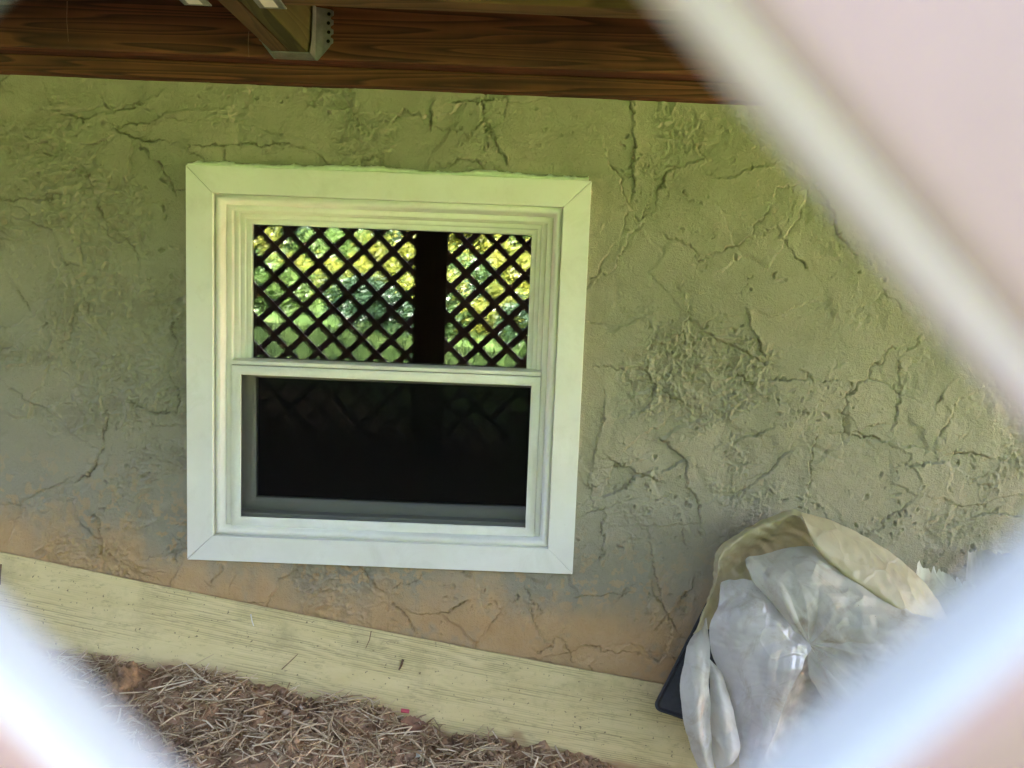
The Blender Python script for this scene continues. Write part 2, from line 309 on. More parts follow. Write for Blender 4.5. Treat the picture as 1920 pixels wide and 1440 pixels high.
BAG = {'hood_left':[[(0.649,-0.175,-0.477),(0.667,-0.15,-0.46),(0.698,-0.12,-0.385),(0.707,-0.105,-0.326),(0.768,-0.09,-0.281),(0.818,-0.085,-0.258),(0.86,-0.08,-0.241),(0.881,-0.085,-0.247)],[(0.656,-0.18,-0.47),(0.668,-0.165,-0.437),(0.701,-0.135,-0.379),(0.71,-0.12,-0.333),(0.766,-0.105,-0.288),(0.811,-0.1,-0.269),(0.85,-0.1,-0.248),(0.875,-0.1,-0.252)],[(0.669,-0.17,-0.468),(0.679,-0.155,-0.441),(0.71,-0.12,-0.381),(0.727,-0.1,-0.342),(0.777,-0.09,-0.309),(0.821,-0.085,-0.292),(0.855,-0.09,-0.258),(0.881,-0.09,-0.259)],[(0.711,-0.13,-0.495),(0.721,-0.1,-0.439),(0.749,-0.075,-0.39),(0.766,-0.06,-0.354),(0.806,-0.055,-0.337),(0.851,-0.05,-0.316),(0.886,-0.05,-0.295),(0.918,-0.05,-0.299)],[(0.767,-0.11,-0.594),(0.788,-0.08,-0.526),(0.789,-0.06,-0.441),(0.812,-0.05,-0.397),(0.846,-0.045,-0.374),(0.881,-0.04,-0.362),(0.915,-0.04,-0.361),(0.961,-0.04,-0.359)]],'hood_right':[[(0.878,-0.085,-0.245),(0.936,-0.08,-0.258),(1.005,-0.08,-0.286),(1.073,-0.085,-0.324),(1.124,-0.1,-0.364),(1.155,-0.12,-0.403),(1.182,-0.14,-0.461),(1.194,-0.16,-0.54)],[(0.875,-0.105,-0.248),(0.915,-0.12,-0.278),(0.968,-0.13,-0.311),(1.025,-0.14,-0.344),(1.077,-0.15,-0.377),(1.112,-0.16,-0.416),(1.144,-0.17,-0.471),(1.156,-0.19,-0.549)],[(0.873,-0.115,-0.25),(0.883,-0.135,-0.283),(0.906,-0.15,-0.315),(0.961,-0.165,-0.354),(1.011,-0.175,-0.383),(1.051,-0.185,-0.41),(1.085,-0.19,-0.475),(1.103,-0.2,-0.557)],[(0.893,-0.08,-0.279),(0.922,-0.1,-0.317),(0.954,-0.12,-0.354),(0.996,-0.14,-0.384),(1.038,-0.15,-0.417),(1.068,-0.16,-0.456),(1.094,-0.17,-0.506),(1.106,-0.18,-0.578)]],'content':[[(0.863,-0.215,-0.47),(0.863,-0.215,-0.47),(0.863,-0.215,-0.47),(0.863,-0.215,-0.47),(0.863,-0.215,-0.47),(0.863,-0.215,-0.47),(0.863,-0.215,-0.47),(0.863,-0.215,-0.47),(0.863,-0.215,-0.47),(0.863,-0.215,-0.47),(0.863,-0.215,-0.47),(0.863,-0.215,-0.47),(0.863,-0.215,-0.47),(0.863,-0.215,-0.47),(0.863,-0.215,-0.47)],[(0.851,-0.209,-0.457),(0.85,-0.208,-0.453),(0.853,-0.21,-0.451),(0.858,-0.208,-0.45),(0.866,-0.209,-0.449),(0.873,-0.211,-0.453),(0.879,-0.214,-0.457),(0.884,-0.217,-0.46),(0.893,-0.218,-0.462),(0.896,-0.219,-0.467),(0.895,-0.221,-0.476),(0.886,-0.224,-0.483),(0.876,-0.225,-0.485),(0.87,-0.223,-0.484),(0.86,-0.219,-0.482)],[(0.832,-0.202,-0.438),(0.826,-0.206,-0.424),(0.831,-0.214,-0.418),(0.844,-0.212,-0.415),(0.865,-0.213,-0.412),(0.88,-0.219,-0.423),(0.896,-0.226,-0.433),(0.91,-0.232,-0.44),(0.93,-0.236,-0.446),(0.939,-0.238,-0.458),(0.936,-0.243,-0.48),(0.912,-0.25,-0.496),(0.887,-0.254,-0.502),(0.875,-0.242,-0.501),(0.857,-0.227,-0.499)],[(0.806,-0.19,-0.412),(0.797,-0.193,-0.387),(0.808,-0.205,-0.379),(0.832,-0.199,-0.373),(0.87,-0.202,-0.368),(0.898,-0.213,-0.388),(0.928,-0.227,-0.406),(0.951,-0.238,-0.419),(0.989,-0.243,-0.43),(1.004,-0.249,-0.453),(0.998,-0.257,-0.492),(0.956,-0.271,-0.521),(0.91,-0.276,-0.531),(0.887,-0.259,-0.529),(0.86,-0.237,-0.523)],[(0.78,-0.175,-0.386),(0.773,-0.165,-0.356),(0.794,-0.169,-0.349),(0.83,-0.161,-0.34),(0.887,-0.165,-0.332),(0.929,-0.181,-0.363),(0.972,-0.201,-0.39),(1.007,-0.217,-0.41),(1.061,-0.225,-0.425),(1.085,-0.233,-0.459),(1.075,-0.245,-0.516),(1.012,-0.265,-0.559),(0.946,-0.273,-0.574),(0.906,-0.261,-0.565),(0.874,-0.243,-0.549)],[(0.761,-0.16,-0.366),(0.757,-0.13,-0.334),(0.789,-0.12,-0.329),(0.835,-0.11,-0.318),(0.909,-0.115,-0.308),(0.963,-0.135,-0.348),(1.019,-0.16,-0.383),(1.064,-0.18,-0.409),(1.133,-0.19,-0.43),(1.163,-0.2,-0.473),(1.151,-0.215,-0.547),(1.07,-0.24,-0.601),(0.985,-0.25,-0.62),(0.928,-0.25,-0.601),(0.89,-0.245,-0.57)]],'pane':[[(0.705,-0.15,-0.378),(0.718,-0.153,-0.37),(0.732,-0.155,-0.368),(0.747,-0.158,-0.366),(0.763,-0.16,-0.367)],[(0.693,-0.175,-0.41),(0.714,-0.187,-0.395),(0.744,-0.19,-0.391),(0.775,-0.192,-0.396),(0.805,-0.185,-0.41)],[(0.676,-0.19,-0.458),(0.715,-0.215,-0.446),(0.758,-0.225,-0.446),(0.809,-0.226,-0.456),(0.863,-0.213,-0.471)],[(0.683,-0.2,-0.508),(0.719,-0.226,-0.504),(0.757,-0.24,-0.507),(0.801,-0.243,-0.503),(0.85,-0.232,-0.493)],[(0.707,-0.215,-0.564),(0.726,-0.238,-0.562),(0.753,-0.25,-0.565),(0.786,-0.256,-0.558),(0.819,-0.25,-0.55)],[(0.726,-0.235,-0.628),(0.74,-0.25,-0.623),(0.754,-0.26,-0.623),(0.771,-0.268,-0.619),(0.791,-0.267,-0.615)],[(0.731,-0.26,-0.688),(0.74,-0.27,-0.687),(0.749,-0.275,-0.688),(0.757,-0.28,-0.68),(0.768,-0.28,-0.673)],[(0.723,-0.28,-0.771),(0.741,-0.285,-0.766),(0.749,-0.29,-0.762),(0.764,-0.29,-0.762),(0.779,-0.29,-0.761)]],'flap1':[[(0.656,-0.16,-0.47),(0.664,-0.165,-0.461),(0.677,-0.16,-0.447)],[(0.634,-0.19,-0.509),(0.652,-0.205,-0.496),(0.677,-0.2,-0.492)],[(0.621,-0.215,-0.562),(0.643,-0.235,-0.551),(0.673,-0.225,-0.544)],[(0.622,-0.235,-0.605),(0.643,-0.255,-0.598),(0.674,-0.24,-0.595)],[(0.632,-0.25,-0.655),(0.649,-0.27,-0.642),(0.674,-0.255,-0.645)],[(0.65,-0.265,-0.698),(0.662,-0.28,-0.688),(0.68,-0.27,-0.69)],[(0.673,-0.28,-0.773),(0.68,-0.29,-0.765),(0.694,-0.29,-0.754)]],'flap2':[[(0.675,-0.205,-0.511),(0.682,-0.205,-0.516),(0.692,-0.205,-0.527)],[(0.676,-0.215,-0.549),(0.688,-0.228,-0.545),(0.707,-0.222,-0.555)],[(0.677,-0.23,-0.601),(0.693,-0.25,-0.594),(0.719,-0.24,-0.599)],[(0.677,-0.245,-0.651),(0.697,-0.268,-0.636),(0.727,-0.258,-0.641)],[(0.68,-0.26,-0.684),(0.699,-0.285,-0.662),(0.726,-0.27,-0.655)],[(0.685,-0.27,-0.696),(0.703,-0.285,-0.678),(0.721,-0.275,-0.668)]],'pocket':[[(0.858,-0.2,-0.495),(0.875,-0.19,-0.521),(0.897,-0.19,-0.543)],[(0.804,-0.235,-0.571),(0.871,-0.19,-0.615),(0.934,-0.2,-0.596)],[(0.771,-0.26,-0.654),(0.842,-0.21,-0.682),(0.941,-0.22,-0.661)],[(0.761,-0.28,-0.748),(0.834,-0.25,-0.766),(0.934,-0.25,-0.74)]]}
# ------------------------------------------------------------------ ground
def gz(x, y):
    x = np.asarray(x, float); y = np.asarray(y, float)
    inner = -0.722 - 0.157 * 3 * np.tanh(x / 3)
    outer = -0.40 - 0.13 * 2.5 * np.tanh(x / 2.5) + 0.10 * np.clip(-y - 1.7, 0, 26) + 0.10 * fbm(x * 0.5, y * 0.5, 3, 3) * sstep(-1.8, -3, y)
    s = sstep(-1.2, -1.75, y)
    return inner * (1 - s) + outer * s

def fine_bump(x, y):
    return 0.04 * fbm(x * 2, y * 2, 3, 9) + 0.030 * fbm(x * 7, y * 7, 3, 21) + 0.016 * fbm(x * 30, y * 30, 4, 22, 0.6)

ax = np.unique(np.concatenate([np.linspace(-0.85, 1.35, 551), np.arange(-6, 6.01, 0.12), np.array([-150, -100, -60, -40, -25, -16, -11, -8, 8, 11, 16, 25, 40, 60, 100, 150.])]))
ay = np.unique(np.concatenate([np.linspace(-0.52, 0.03, 140), np.arange(-8, -0.5, 0.1), np.array([-150, -100, -60, -40, -30, -25, -20, -16, -13, -10, 1, 4])]))
GX, GY = np.meshgrid(ax, ay); GZ = gz(GX, GY) + fine_bump(GX, GY) * sstep(-1.1, -0.55, GY) * (np.abs(GX) < 3)
lawn = sstep(-1.5, -1.9, GY + 0.5 * fbm(GX * 2, GY * 2, 3, 31))
ground = link('ground', mesh_np('ground', np.stack([GX, GY, GZ], -1).reshape(-1, 3), grid_faces(len(ay), len(ax)), True, {'lawn': lawn.ravel()}), M['soil'])
tag(ground, kind='structure')

# ------------------------------------------------------------------ house wall
st = 0.002
fx = np.arange(-0.86, 1.40, st); fz = np.arange(-0.78, 0.62, st)
X, Z = np.meshgrid(fx, fz); nz_, nx_ = X.shape
rng = np.random.RandomState(11)
H = 0.006 * fbm(X * 2.2, Z * 2.2, 3, 1) + 0.0026 * fbm(X * 9, Z * 9, 4, 5, 0.6)
rough = 0.0024 * fbm(X * 55, Z * 55, 4, 40, 0.62) * np.clip(0.5 + 2.2 * fbm(X * 6, Z * 6, 3, 44), 0.1, 1.3)
H += rough
dirt = np.zeros_like(H); G_ = np.zeros_like(H)
for k in range(230):            # trowel strokes laid one over another
    cx_, cz_ = rng.uniform(-1.0, 1.6), rng.uniform(-0.95, 0.66)
    L = rng.uniform(0.10, 0.38); wd = rng.uniform(0.06, 0.18); a = rng.uniform(-1.2, 1.2) + (math.pi if rng.rand() < 0.5 else 0); kk = rng.uniform(-2.2, 2.2); t = rng.uniform(0.0018, 0.0060)
    r = (L + wd) * 0.75
    i0, i1 = np.searchsorted(fz, [cz_ - r, cz_ + r]); j0, j1 = np.searchsorted(fx, [cx_ - r, cx_ + r])
    if i1 - i0 < 4 or j1 - j0 < 4: continue
    xs, zs = X[i0:i1, j0:j1] - cx_, Z[i0:i1, j0:j1] - cz_
    u = xs * math.cos(a) + zs * math.sin(a); v = -xs * math.sin(a) + zs * math.cos(a) - kk * (xs * xs + zs * zs)
    v = v + 0.018 * fbm(X[i0:i1, j0:j1] * 18, Z[i0:i1, j0:j1] * 18, 5, 60 + k, 0.62)
    e = sstep(wd / 2 + 0.0022, wd / 2 - 0.001, v) * sstep(-wd / 2, wd / 2 * 0.5, v) * sstep(-L / 2, -L / 2 + 0.10, u) * sstep(L / 2 + 0.012, L / 2, u + 0.02 * noise(X[i0:i1, j0:j1] * 30, Z[i0:i1, j0:j1] * 30, k))
    rim_ = sstep(r, r * 0.88, np.hypot(xs, zs)); e = e * rim_
    gl = rim_ * sstep(-0.0005, 0.0012, v - wd / 2) * sstep(0.0050, 0.0018, v - wd / 2) * sstep(-L / 2, -L / 2 + 0.08, u) * sstep(L / 2, L / 2 - 0.05, u) * np.clip(0.35 + 2.2 * fbm(X[i0:i1, j0:j1] * 14, Z[i0:i1, j0:j1] * 14, 3, 160 + k), 0, 1)
    dirt[i0:i1, j0:j1] = np.maximum(dirt[i0:i1, j0:j1] * (1 - e), 0.5 * gl); G_[i0:i1, j0:j1] = np.maximum(G_[i0:i1, j0:j1] * (1 - e), gl)
    Hs = H[i0:i1, j0:j1]; flat = Hs.mean() + (Hs - Hs.mean()) * 0.30
    H[i0:i1, j0:j1] = Hs * (1 - e * 0.75) + (flat + t * 0.6) * e * 0.75 + t * e * 0.4
torn = 0.85 * sstep(-0.06, 0.24, fbm(X * 3.4 + 0.8 * fbm(X * 2, Z * 2, 2, 401), Z * 3.4, 4, 402, 0.6))
r1 = 1 - 2 * np.abs(fbm(X * 26 + 2.2 * fbm(X * 9, Z * 9, 2, 411), Z * 34, 4, 412, 0.58)); r2_ = 1 - 2 * np.abs(fbm(X * 62, Z * 48 + 1.5 * fbm(X * 14, Z * 14, 2, 415), 3, 416, 0.6))
H += torn * (0.0052 * (np.clip(r1, 0, 1) ** 3 - 0.3) + 0.0028 * (np.clip(r2_, 0, 1) ** 2 - 0.4))
dirt = np.maximum(dirt, 0.25 * torn * sstep(0.55, 0.2, r1))
H -= 0.0028 * G_
def near(pts, rad, fn):
    p = np.array(pts)
    i0, i1 = np.searchsorted(fz, [p[:, 1].min() - rad, p[:, 1].max() + rad]); j0, j1 = np.searchsorted(fx, [p[:, 0].min() - rad, p[:, 0].max() + rad])
    if i1 - i0 < 2 or j1 - j0 < 2: return
    x0, z0 = X[i0:i1, j0:j1], Z[i0:i1, j0:j1]
    xs = x0 + 0.012 * fbm(x0 * 38, z0 * 38, 4, 91, 0.65); zs = z0 + 0.012 * fbm(x0 * 38, z0 * 38, 4, 97, 0.65)
    d = np.full(xs.shape, 9.0); sg = np.ones(xs.shape)
    for (ax_, az_), (bx_, bz_) in zip(p[:-1], p[1:]):
        L2 = (bx_ - ax_) ** 2 + (bz_ - az_) ** 2 + 1e-9
        t = np.clip(((xs - ax_) * (bx_ - ax_) + (zs - az_) * (bz_ - az_)) / L2, 0, 1)
        dd = np.hypot(xs - ax_ - t * (bx_ - ax_), zs - az_ - t * (bz_ - az_)); m_ = dd < d
        d = np.where(m_, dd, d); sg = np.where(m_, np.sign((xs - ax_) * (bz_ - az_) - (zs - az_) * (bx_ - ax_)), sg)
    fn(slice(i0, i1), slice(j0, j1), d, sg, x0, z0)
def crack(pts, wid, dep, lip=0.002, stain=0.6, reach=0.02):
    side = 1 if rng.rand() < 0.5 else -1; sd_ = rng.randint(1000)
    def f(si, sj, d, sg, x0, z0):
        on = np.clip(0.55 + 1.5 * fbm(x0 * 26, z0 * 26, 2, sd_), 0, 1)      # the tear opens and closes along its length
        g = sstep(wid * 1.5, wid * 0.3, d * (1.4 - 0.5 * on)) * on; H[si, sj] -= dep * g
        far = sstep(0.04, 0.0, d)
        H[si, sj] += np.where(sg * side > 0, lip, -lip * 0.4) * np.exp(-d / reach) * far * (0.4 + 0.6 * on)
        dirt[si, sj] = np.maximum(dirt[si, sj], stain * g)
    near(pts, 0.045, f)
for c in CRACKS: crack(c, rng.uniform(0.0012, 0.0022), rng.uniform(0.0025, 0.0055), rng.uniform(0.0020, 0.0050), 0.55)
for k in range(90):            # short broken trowel edges and hairlines
    x, z = rng.uniform(-0.9, 1.5), rng.uniform(-0.75, 0.58); a = rng.uniform(0, 6.28); pts = [(x, z)]; st_ = rng.uniform(0.006, 0.02); cv = rng.normal(0, 0.25)
    for _ in range(rng.randint(2, 8)):
        a += cv + rng.normal(0, 0.45); x += st_ * math.cos(a); z += st_ * math.sin(a); pts.append((x, z))
    crack(pts, rng.uniform(0.0010, 0.0018), rng.uniform(0.001, 0.004), rng.uniform(0.0005, 0.0022), rng.uniform(0.2, 0.7), 0.010)
centres = [(-0.62, 0.42), (-0.72, 0.42), (-0.5, 0.37), (-0.6, -0.02), (-0.55, -0.12), (-0.7, 0.1), (-0.5, -0.18), (0.2, 0.5), (0.5, 0.46), (0.62, 0.1), (0.75, 0.05), (0.9, -0.05), (0.55, -0.25), (1.0, 0.0), (1.1, -0.2), (0.6, -0.5), (0.3, -0.5), (-0.45, 0.25), (0.8, 0.25), (0.7, -0.12)]
for cx_, cz_ in centres + [(rng.uniform(-0.9, 1.5), rng.uniform(-0.6, 0.58)) for _ in range(60)]:
    sx_, sz_ = rng.uniform(0.015, 0.06), rng.uniform(0.015, 0.06)
    for _ in range(rng.randint(5, 26)):     # pits where the mix tore
        x, z = cx_ + rng.normal(0, sx_), cz_ + rng.normal(0, sz_); rr = 0.0016 + 0.0046 * rng.rand() ** 2.5; dp = rng.uniform(0.0012, 0.0045)
        i0, i1 = np.searchsorted(fz, [z - 0.02, z + 0.02]); j0, j1 = np.searchsorted(fx, [x - 0.02, x + 0.02])
        if i1 - i0 < 3 or j1 - j0 < 3: continue
        xs, zs = X[i0:i1, j0:j1] - x, Z[i0:i1, j0:j1] - z
        an = rng.rand() * 3.14; u = xs * math.cos(an) + zs * math.sin(an); v = -xs * math.sin(an) + zs * math.cos(an)
        d = np.hypot(u * rng.uniform(0.45, 1), v * rng.uniform(1, 1.6)) + 0.006 * fbm(X[i0:i1, j0:j1] * 110, Z[i0:i1, j0:j1] * 110, 3, 5)
        g = sstep(rr, rr * 0.3, d) * np.clip(0.75 + v / rr * 0.5, 0.15, 1); H[i0:i1, j0:j1] += -dp * g + 0.0009 * np.exp(-((d - rr * 1.3) / 0.0025) ** 2)
        dirt[i0:i1, j0:j1] = np.maximum(dirt[i0:i1, j0:j1], 0.45 * g * rng.rand())
clay = sstep(-0.27, -0.45, Z + 0.115 * (X + 0.8) + 0.09 * fbm(X * 5, Z * 5, 6, 71, 0.6) + 0.05 * fbm(X * 28, Z * 3, 3, 75)) * sstep(1.05, 0.72, X + 0.1 * fbm(X * 6, Z * 6, 3, 72)) * np.clip(1.12 + 0.7 * fbm(X * 8, Z * 8, 4, 73) + 0.7 * fbm(X * 60, Z * 60, 3, 74), 0, 1)
sk = sstep(0.16, 0.26, fbm(X * 70, Z * 70, 3, 77)) * sstep(-0.12, -0.40, Z + 0.115 * (X + 0.8)) * (X < 0.9); clay = np.maximum(clay, 0.7 * sk)
grey = np.clip(sstep(0.15, -0.35, Z + 0.30 * fbm(X * 2.5, Z * 2.5, 4, 81)), 0, 1)
# the dense field sits inside a coarse sheet that carries the wall on both ways
gx = np.concatenate([[-6, -4, -2.5, -1.5], fx, [2.2, 3.5, 6]]); gzv = np.concatenate([[-1.6], fz, [0.70]])
def pad(A, e=0.0): return np.pad(np.pad(A, ((1, 1), (4, 3)), mode='constant', constant_values=e), 0)
PX, PZ = np.meshgrid(gx, gzv); PH = pad(H)
V = np.stack([PX, -PH, PZ], -1).reshape(-1, 3)
F = grid_faces(len(gzv), len(gx))
cx_ = V[F].mean(1); keep = ~((np.abs(cx_[:, 0]) < 0.405) & (np.abs(cx_[:, 2]) < 0.405)); F = F[keep]
house = tag(empty('house_wall', (0, 0, -0.72)), 'rough trowelled olive grey stucco wall with cracks and orange clay stains around the window', 'wall')
wl = link('stucco', mesh_np('stucco', V - np.array([0, 0, -0.72]), F, True, {'dirt': pad(dirt).ravel(), 'clay': pad(clay).ravel(), 'grey': pad(grey).ravel()}), M['stucco'], house)
sd = box('unseen_siding', -6, 6, 0.02, 0.15, 0.90 + 0.72, 4.2 + 0.72, M['unseen_siding'], house, 0.004)  # unseen upper wall, height set to shade the near lawn
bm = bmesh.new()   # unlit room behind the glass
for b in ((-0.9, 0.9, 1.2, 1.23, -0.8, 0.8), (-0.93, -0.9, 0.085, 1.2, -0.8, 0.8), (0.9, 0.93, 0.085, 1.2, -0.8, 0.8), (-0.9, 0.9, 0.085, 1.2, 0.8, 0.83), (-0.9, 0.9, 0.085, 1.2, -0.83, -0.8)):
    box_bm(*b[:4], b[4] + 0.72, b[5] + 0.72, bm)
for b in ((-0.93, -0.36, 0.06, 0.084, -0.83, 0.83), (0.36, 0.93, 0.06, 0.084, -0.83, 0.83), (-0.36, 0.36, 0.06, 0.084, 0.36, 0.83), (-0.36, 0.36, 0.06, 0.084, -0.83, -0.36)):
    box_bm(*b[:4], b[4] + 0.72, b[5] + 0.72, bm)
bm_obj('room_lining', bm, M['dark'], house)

# ------------------------------------------------------------------ window
win = tag(empty('basement_window', (0, 0, 0)), 'white vinyl single hung window with dark insect screen over its lower half', 'window')
o, i = 0.4200, 0.364
g = 0.0005
def board(p4, yf, yb, name='casing_board'):
    return bm_obj(name, prism(p4, yf, yb), M['vinyl'], win, 0.0012, 2)
YF, YB = -0.019, 0.012
board([(-o, o), (o, o), (i + g, i + 2 * g), (-i - g, i + 2 * g)], YF, YB)
board([(-o, -o), (-i - g, -i - 2 * g), (i + g, -i - 2 * g), (o, -o)], YF - 0.0004, YB)
board([(-o, o - 2 * g), (-i, i), (-i, -i), (-o, -o + 3 * g)], YF + 0.0003, YB)
board([(o, o - 3 * g), (o, -o + 2 * g), (i, -i), (i, i)], YF + 0.0002, YB)
def ring(name, prof, x0, x1, z0, z1, mat, parent):
    """profile of (inset, y) swept round a rectangle with mitred corners"""
    n = len(prof); Vv = []; Ff = []
    for sx, sz in ((-1, -1), (1, -1), (1, 1), (-1, 1)):
        for d, y in prof: Vv.append(((x0 + d) if sx < 0 else (x1 - d), y, (z0 + d) if sz < 0 else (z1 - d)))
    for c in range(4):
        for k in range(n): Ff.append((c * n + k, c * n + (k + 1) % n, ((c + 1) % 4) * n + (k + 1) % n, ((c + 1) % 4) * n + k))
    me = mesh_np(name, Vv, Ff); bm = bmesh.new(); bm.from_mesh(me); bmesh.ops.recalc_face_normals(bm, faces=bm.faces); bm.to_mesh(me); bm.free()
    return link(name, me, mat, parent)
E_ = 0.3645
ring('stop_bead', [(0.0, -0.006), (0.003, -0.0065), (0.0045, -0.011), (0.0075, -0.0130), (0.0115, -0.0120), (0.0140, -0.007), (0.0150, 0.003), (0.0185, 0.012), (0.0185, 0.03), (0.0, 0.03)], -E_, E_, -E_, E_, M['vinyl'], win)
ring('outer_frame', [(0.0, 0.0105), (0.0015, 0.0095), (0.0105, 0.0095), (0.0115, 0.0105), (0.0115, 0.07), (0.0, 0.07)], -0.346, 0.346, -0.346, 0.346, M['vinyl'], win)
us = ring('upper_sash', [(0.0, 0.0245), (0.001, 0.0235), (0.0095, 0.0235), (0.0105, 0.0250), (0.0105, 0.0330), (0.012, 0.0320), (0.0195, 0.0320), (0.0205, 0.0335), (0.0205, 0.0400), (0.0215, 0.0390), (0.0305, 0.0390), (0.032, 0.0410), (0.032, 0.053), (0.0, 0.053)], -0.3345, 0.3345, -0.014, 0.3345 + 0.0085, M['vinyl'], win)
def pane(name, x0, x1, z0, z1, y, mat, parent, tilt=None, t=0.003):
    ob = bm_obj(name, box_bm(x0, x1, 0, 0.0006, z0, z1), mat, parent)
    # a single sheet: keep only the front face
    bm = bmesh.new(); bm.from_mesh(ob.data)
    bmesh.ops.delete(bm, geom=[f for f in bm.faces if f.normal.y > -0.9], context='FACES'); bm.to_mesh(ob.data); bm.free()
    if tilt: ob.rotation_euler = tilt
    ob.location.y = y; return ob
TX, TZ = 0.0089, 0.0032
pane('pane', -0.304, 0.304, 0.010, 0.314, 0.0490, M['glass'], us, (TX, 0, TZ))
pane('pane', -0.304, 0.304, 0.010, 0.314, 0.0580, M['glass2'], us, (TX + 0.0011, 0, TZ - 0.0016))
# meeting rail lip between the two sashes
ml = bm_obj('meeting_rail', prism([(0.006, 0.0085), (0.006, 0.0165), (0.020, 0.020), (0.034, 0.0215), (0.044, 0.0205), (0.044, 0.0085)], -0.3335, 0.3335, 'x'), M['vinyl'], win, 0.0008)
ls = ring('lower_sash', [(0.0, 0.050), (0.032, 0.050), (0.036, 0.053), (0.040, 0.062), (0.040, 0.078), (0.0, 0.078)], -0.3390, 0.3650, -0.3370, 0.016, M['rail'], win)
pane('pane', -0.303, 0.330, -0.300, -0.020, 0.062, M['glass3'], ls, (TX, 0, TZ))
sc = ring('screen_frame', [(0.0, 0.006), (0.001, 0.005), (0.0185, 0.005), (0.020, 0.0065), (0.020, 0.014), (0.0, 0.014)], -0.3335, 0.3335, -0.3475, 0.0065, M['vinyl'], win)
pane('screen_mesh', -0.318, 0.318, -0.330, -0.012, 0.010, M['screen'], sc)
box('sash_sill', -0.345, 0.345, 0.024, 0.077, -0.345, -0.322, M['rail'], win, 0.002)
# ragged caulk squeezed out above the casing
r2 = np.random.RandomState(3); xs = np.linspace(-0.42, 0.415, 260); top = 0.4215 + np.clip(0.0080 + 0.008 * fbm(xs * 9, xs * 0, 3, 4) + 0.008 * np.clip(fbm(xs * 60, xs * 0 + 3, 3, 8), 0, 1) + 0.0012 * r2.rand(260), 0.001, 0.015)
Vc = np.concatenate([np.stack([xs, np.full(260, -0.006), np.full(260, 0.4195)], -1), np.stack([xs, np.full(260, -0.0125) + 0.002 * r2.rand(260), (0.4195 + top) / 2], -1), np.stack([xs, np.full(260, -0.004), top], -1), np.stack([xs, np.full(260, 0.004), top + 0.001], -1)])
link('caulk_bead', mesh_np('caulk_bead', Vc, grid_faces(4, 260)), M['caulk'], win)

# ------------------------------------------------------------------ deck
deck = tag(empty('wooden_deck', (0, 0, 0.6)), 'underside of a brown wooden deck with ledger, joist and blocking above the stucco wall', 'deck')
def dpart(name, x0, x1, y0, y1, z0, z1, mat, bevel=0.003): return box(name, x0, x1, y0, y1, z0 - 0.6, z1 - 0.6, mat, deck, bevel)
dpart('sill_board', -3.4, 3.4, -0.026, 0.06, 0.5895, 0.6255, M['ledger'], 0.004)
dpart('rim_board', -3.4, 3.4, -0.062, 0.018, 0.6265, 0.864, M['ledger'], 0.005)
for (x0, x1, mat) in ((-0.2165, -0.1815, M['joist']), (-0.1805, -0.1450, M['joist2'])):
    jo = dpart('joist', x0, x1, -1.45, -0.063, 0.6262, 0.864, mat, 0.003)
    jo.rotation_euler = (0, 0, -0.045); jo.location = Vector((0.003, 0.008 if x0 < -0.2 else 0.006, 0))
for jx in (-2.6, -1.4, 1.02, 2.2): dpart('joist', jx - 0.019, jx + 0.019, -1.45, -0.063, 0.6262, 0.864, M['joist'], 0.003)
dpart('blocking', -0.128, 1.0, -0.362, -0.322, 0.628, 0.864, M['block'], 0.003)
dpart('blocking', -1.38, -0.247, -0.362, -0.322, 0.628, 0.864, M['block'], 0.003)
for k in range(11): dpart('deck_board', -3.4, 3.4, -0.02 - 0.146 * k - 0.142, -0.02 - 0.146 * k, 0.8655, 0.892, M['deck'], 0.003)
dpart('end_beam', -3.4, 3.4, -1.489, -1.452, 0.62, 0.864, M['deck'], 0.003)
ps = dpart('post', -0.149, -0.010, -1.531, -1.4905, -1.0, 0.864, M['post'], 0.004)
for px in (-2.6, 2.55): dpart('post', px - 0.07, px + 0.07, -1.531, -1.4905, -1.2, 0.864, M['post'], 0.004)

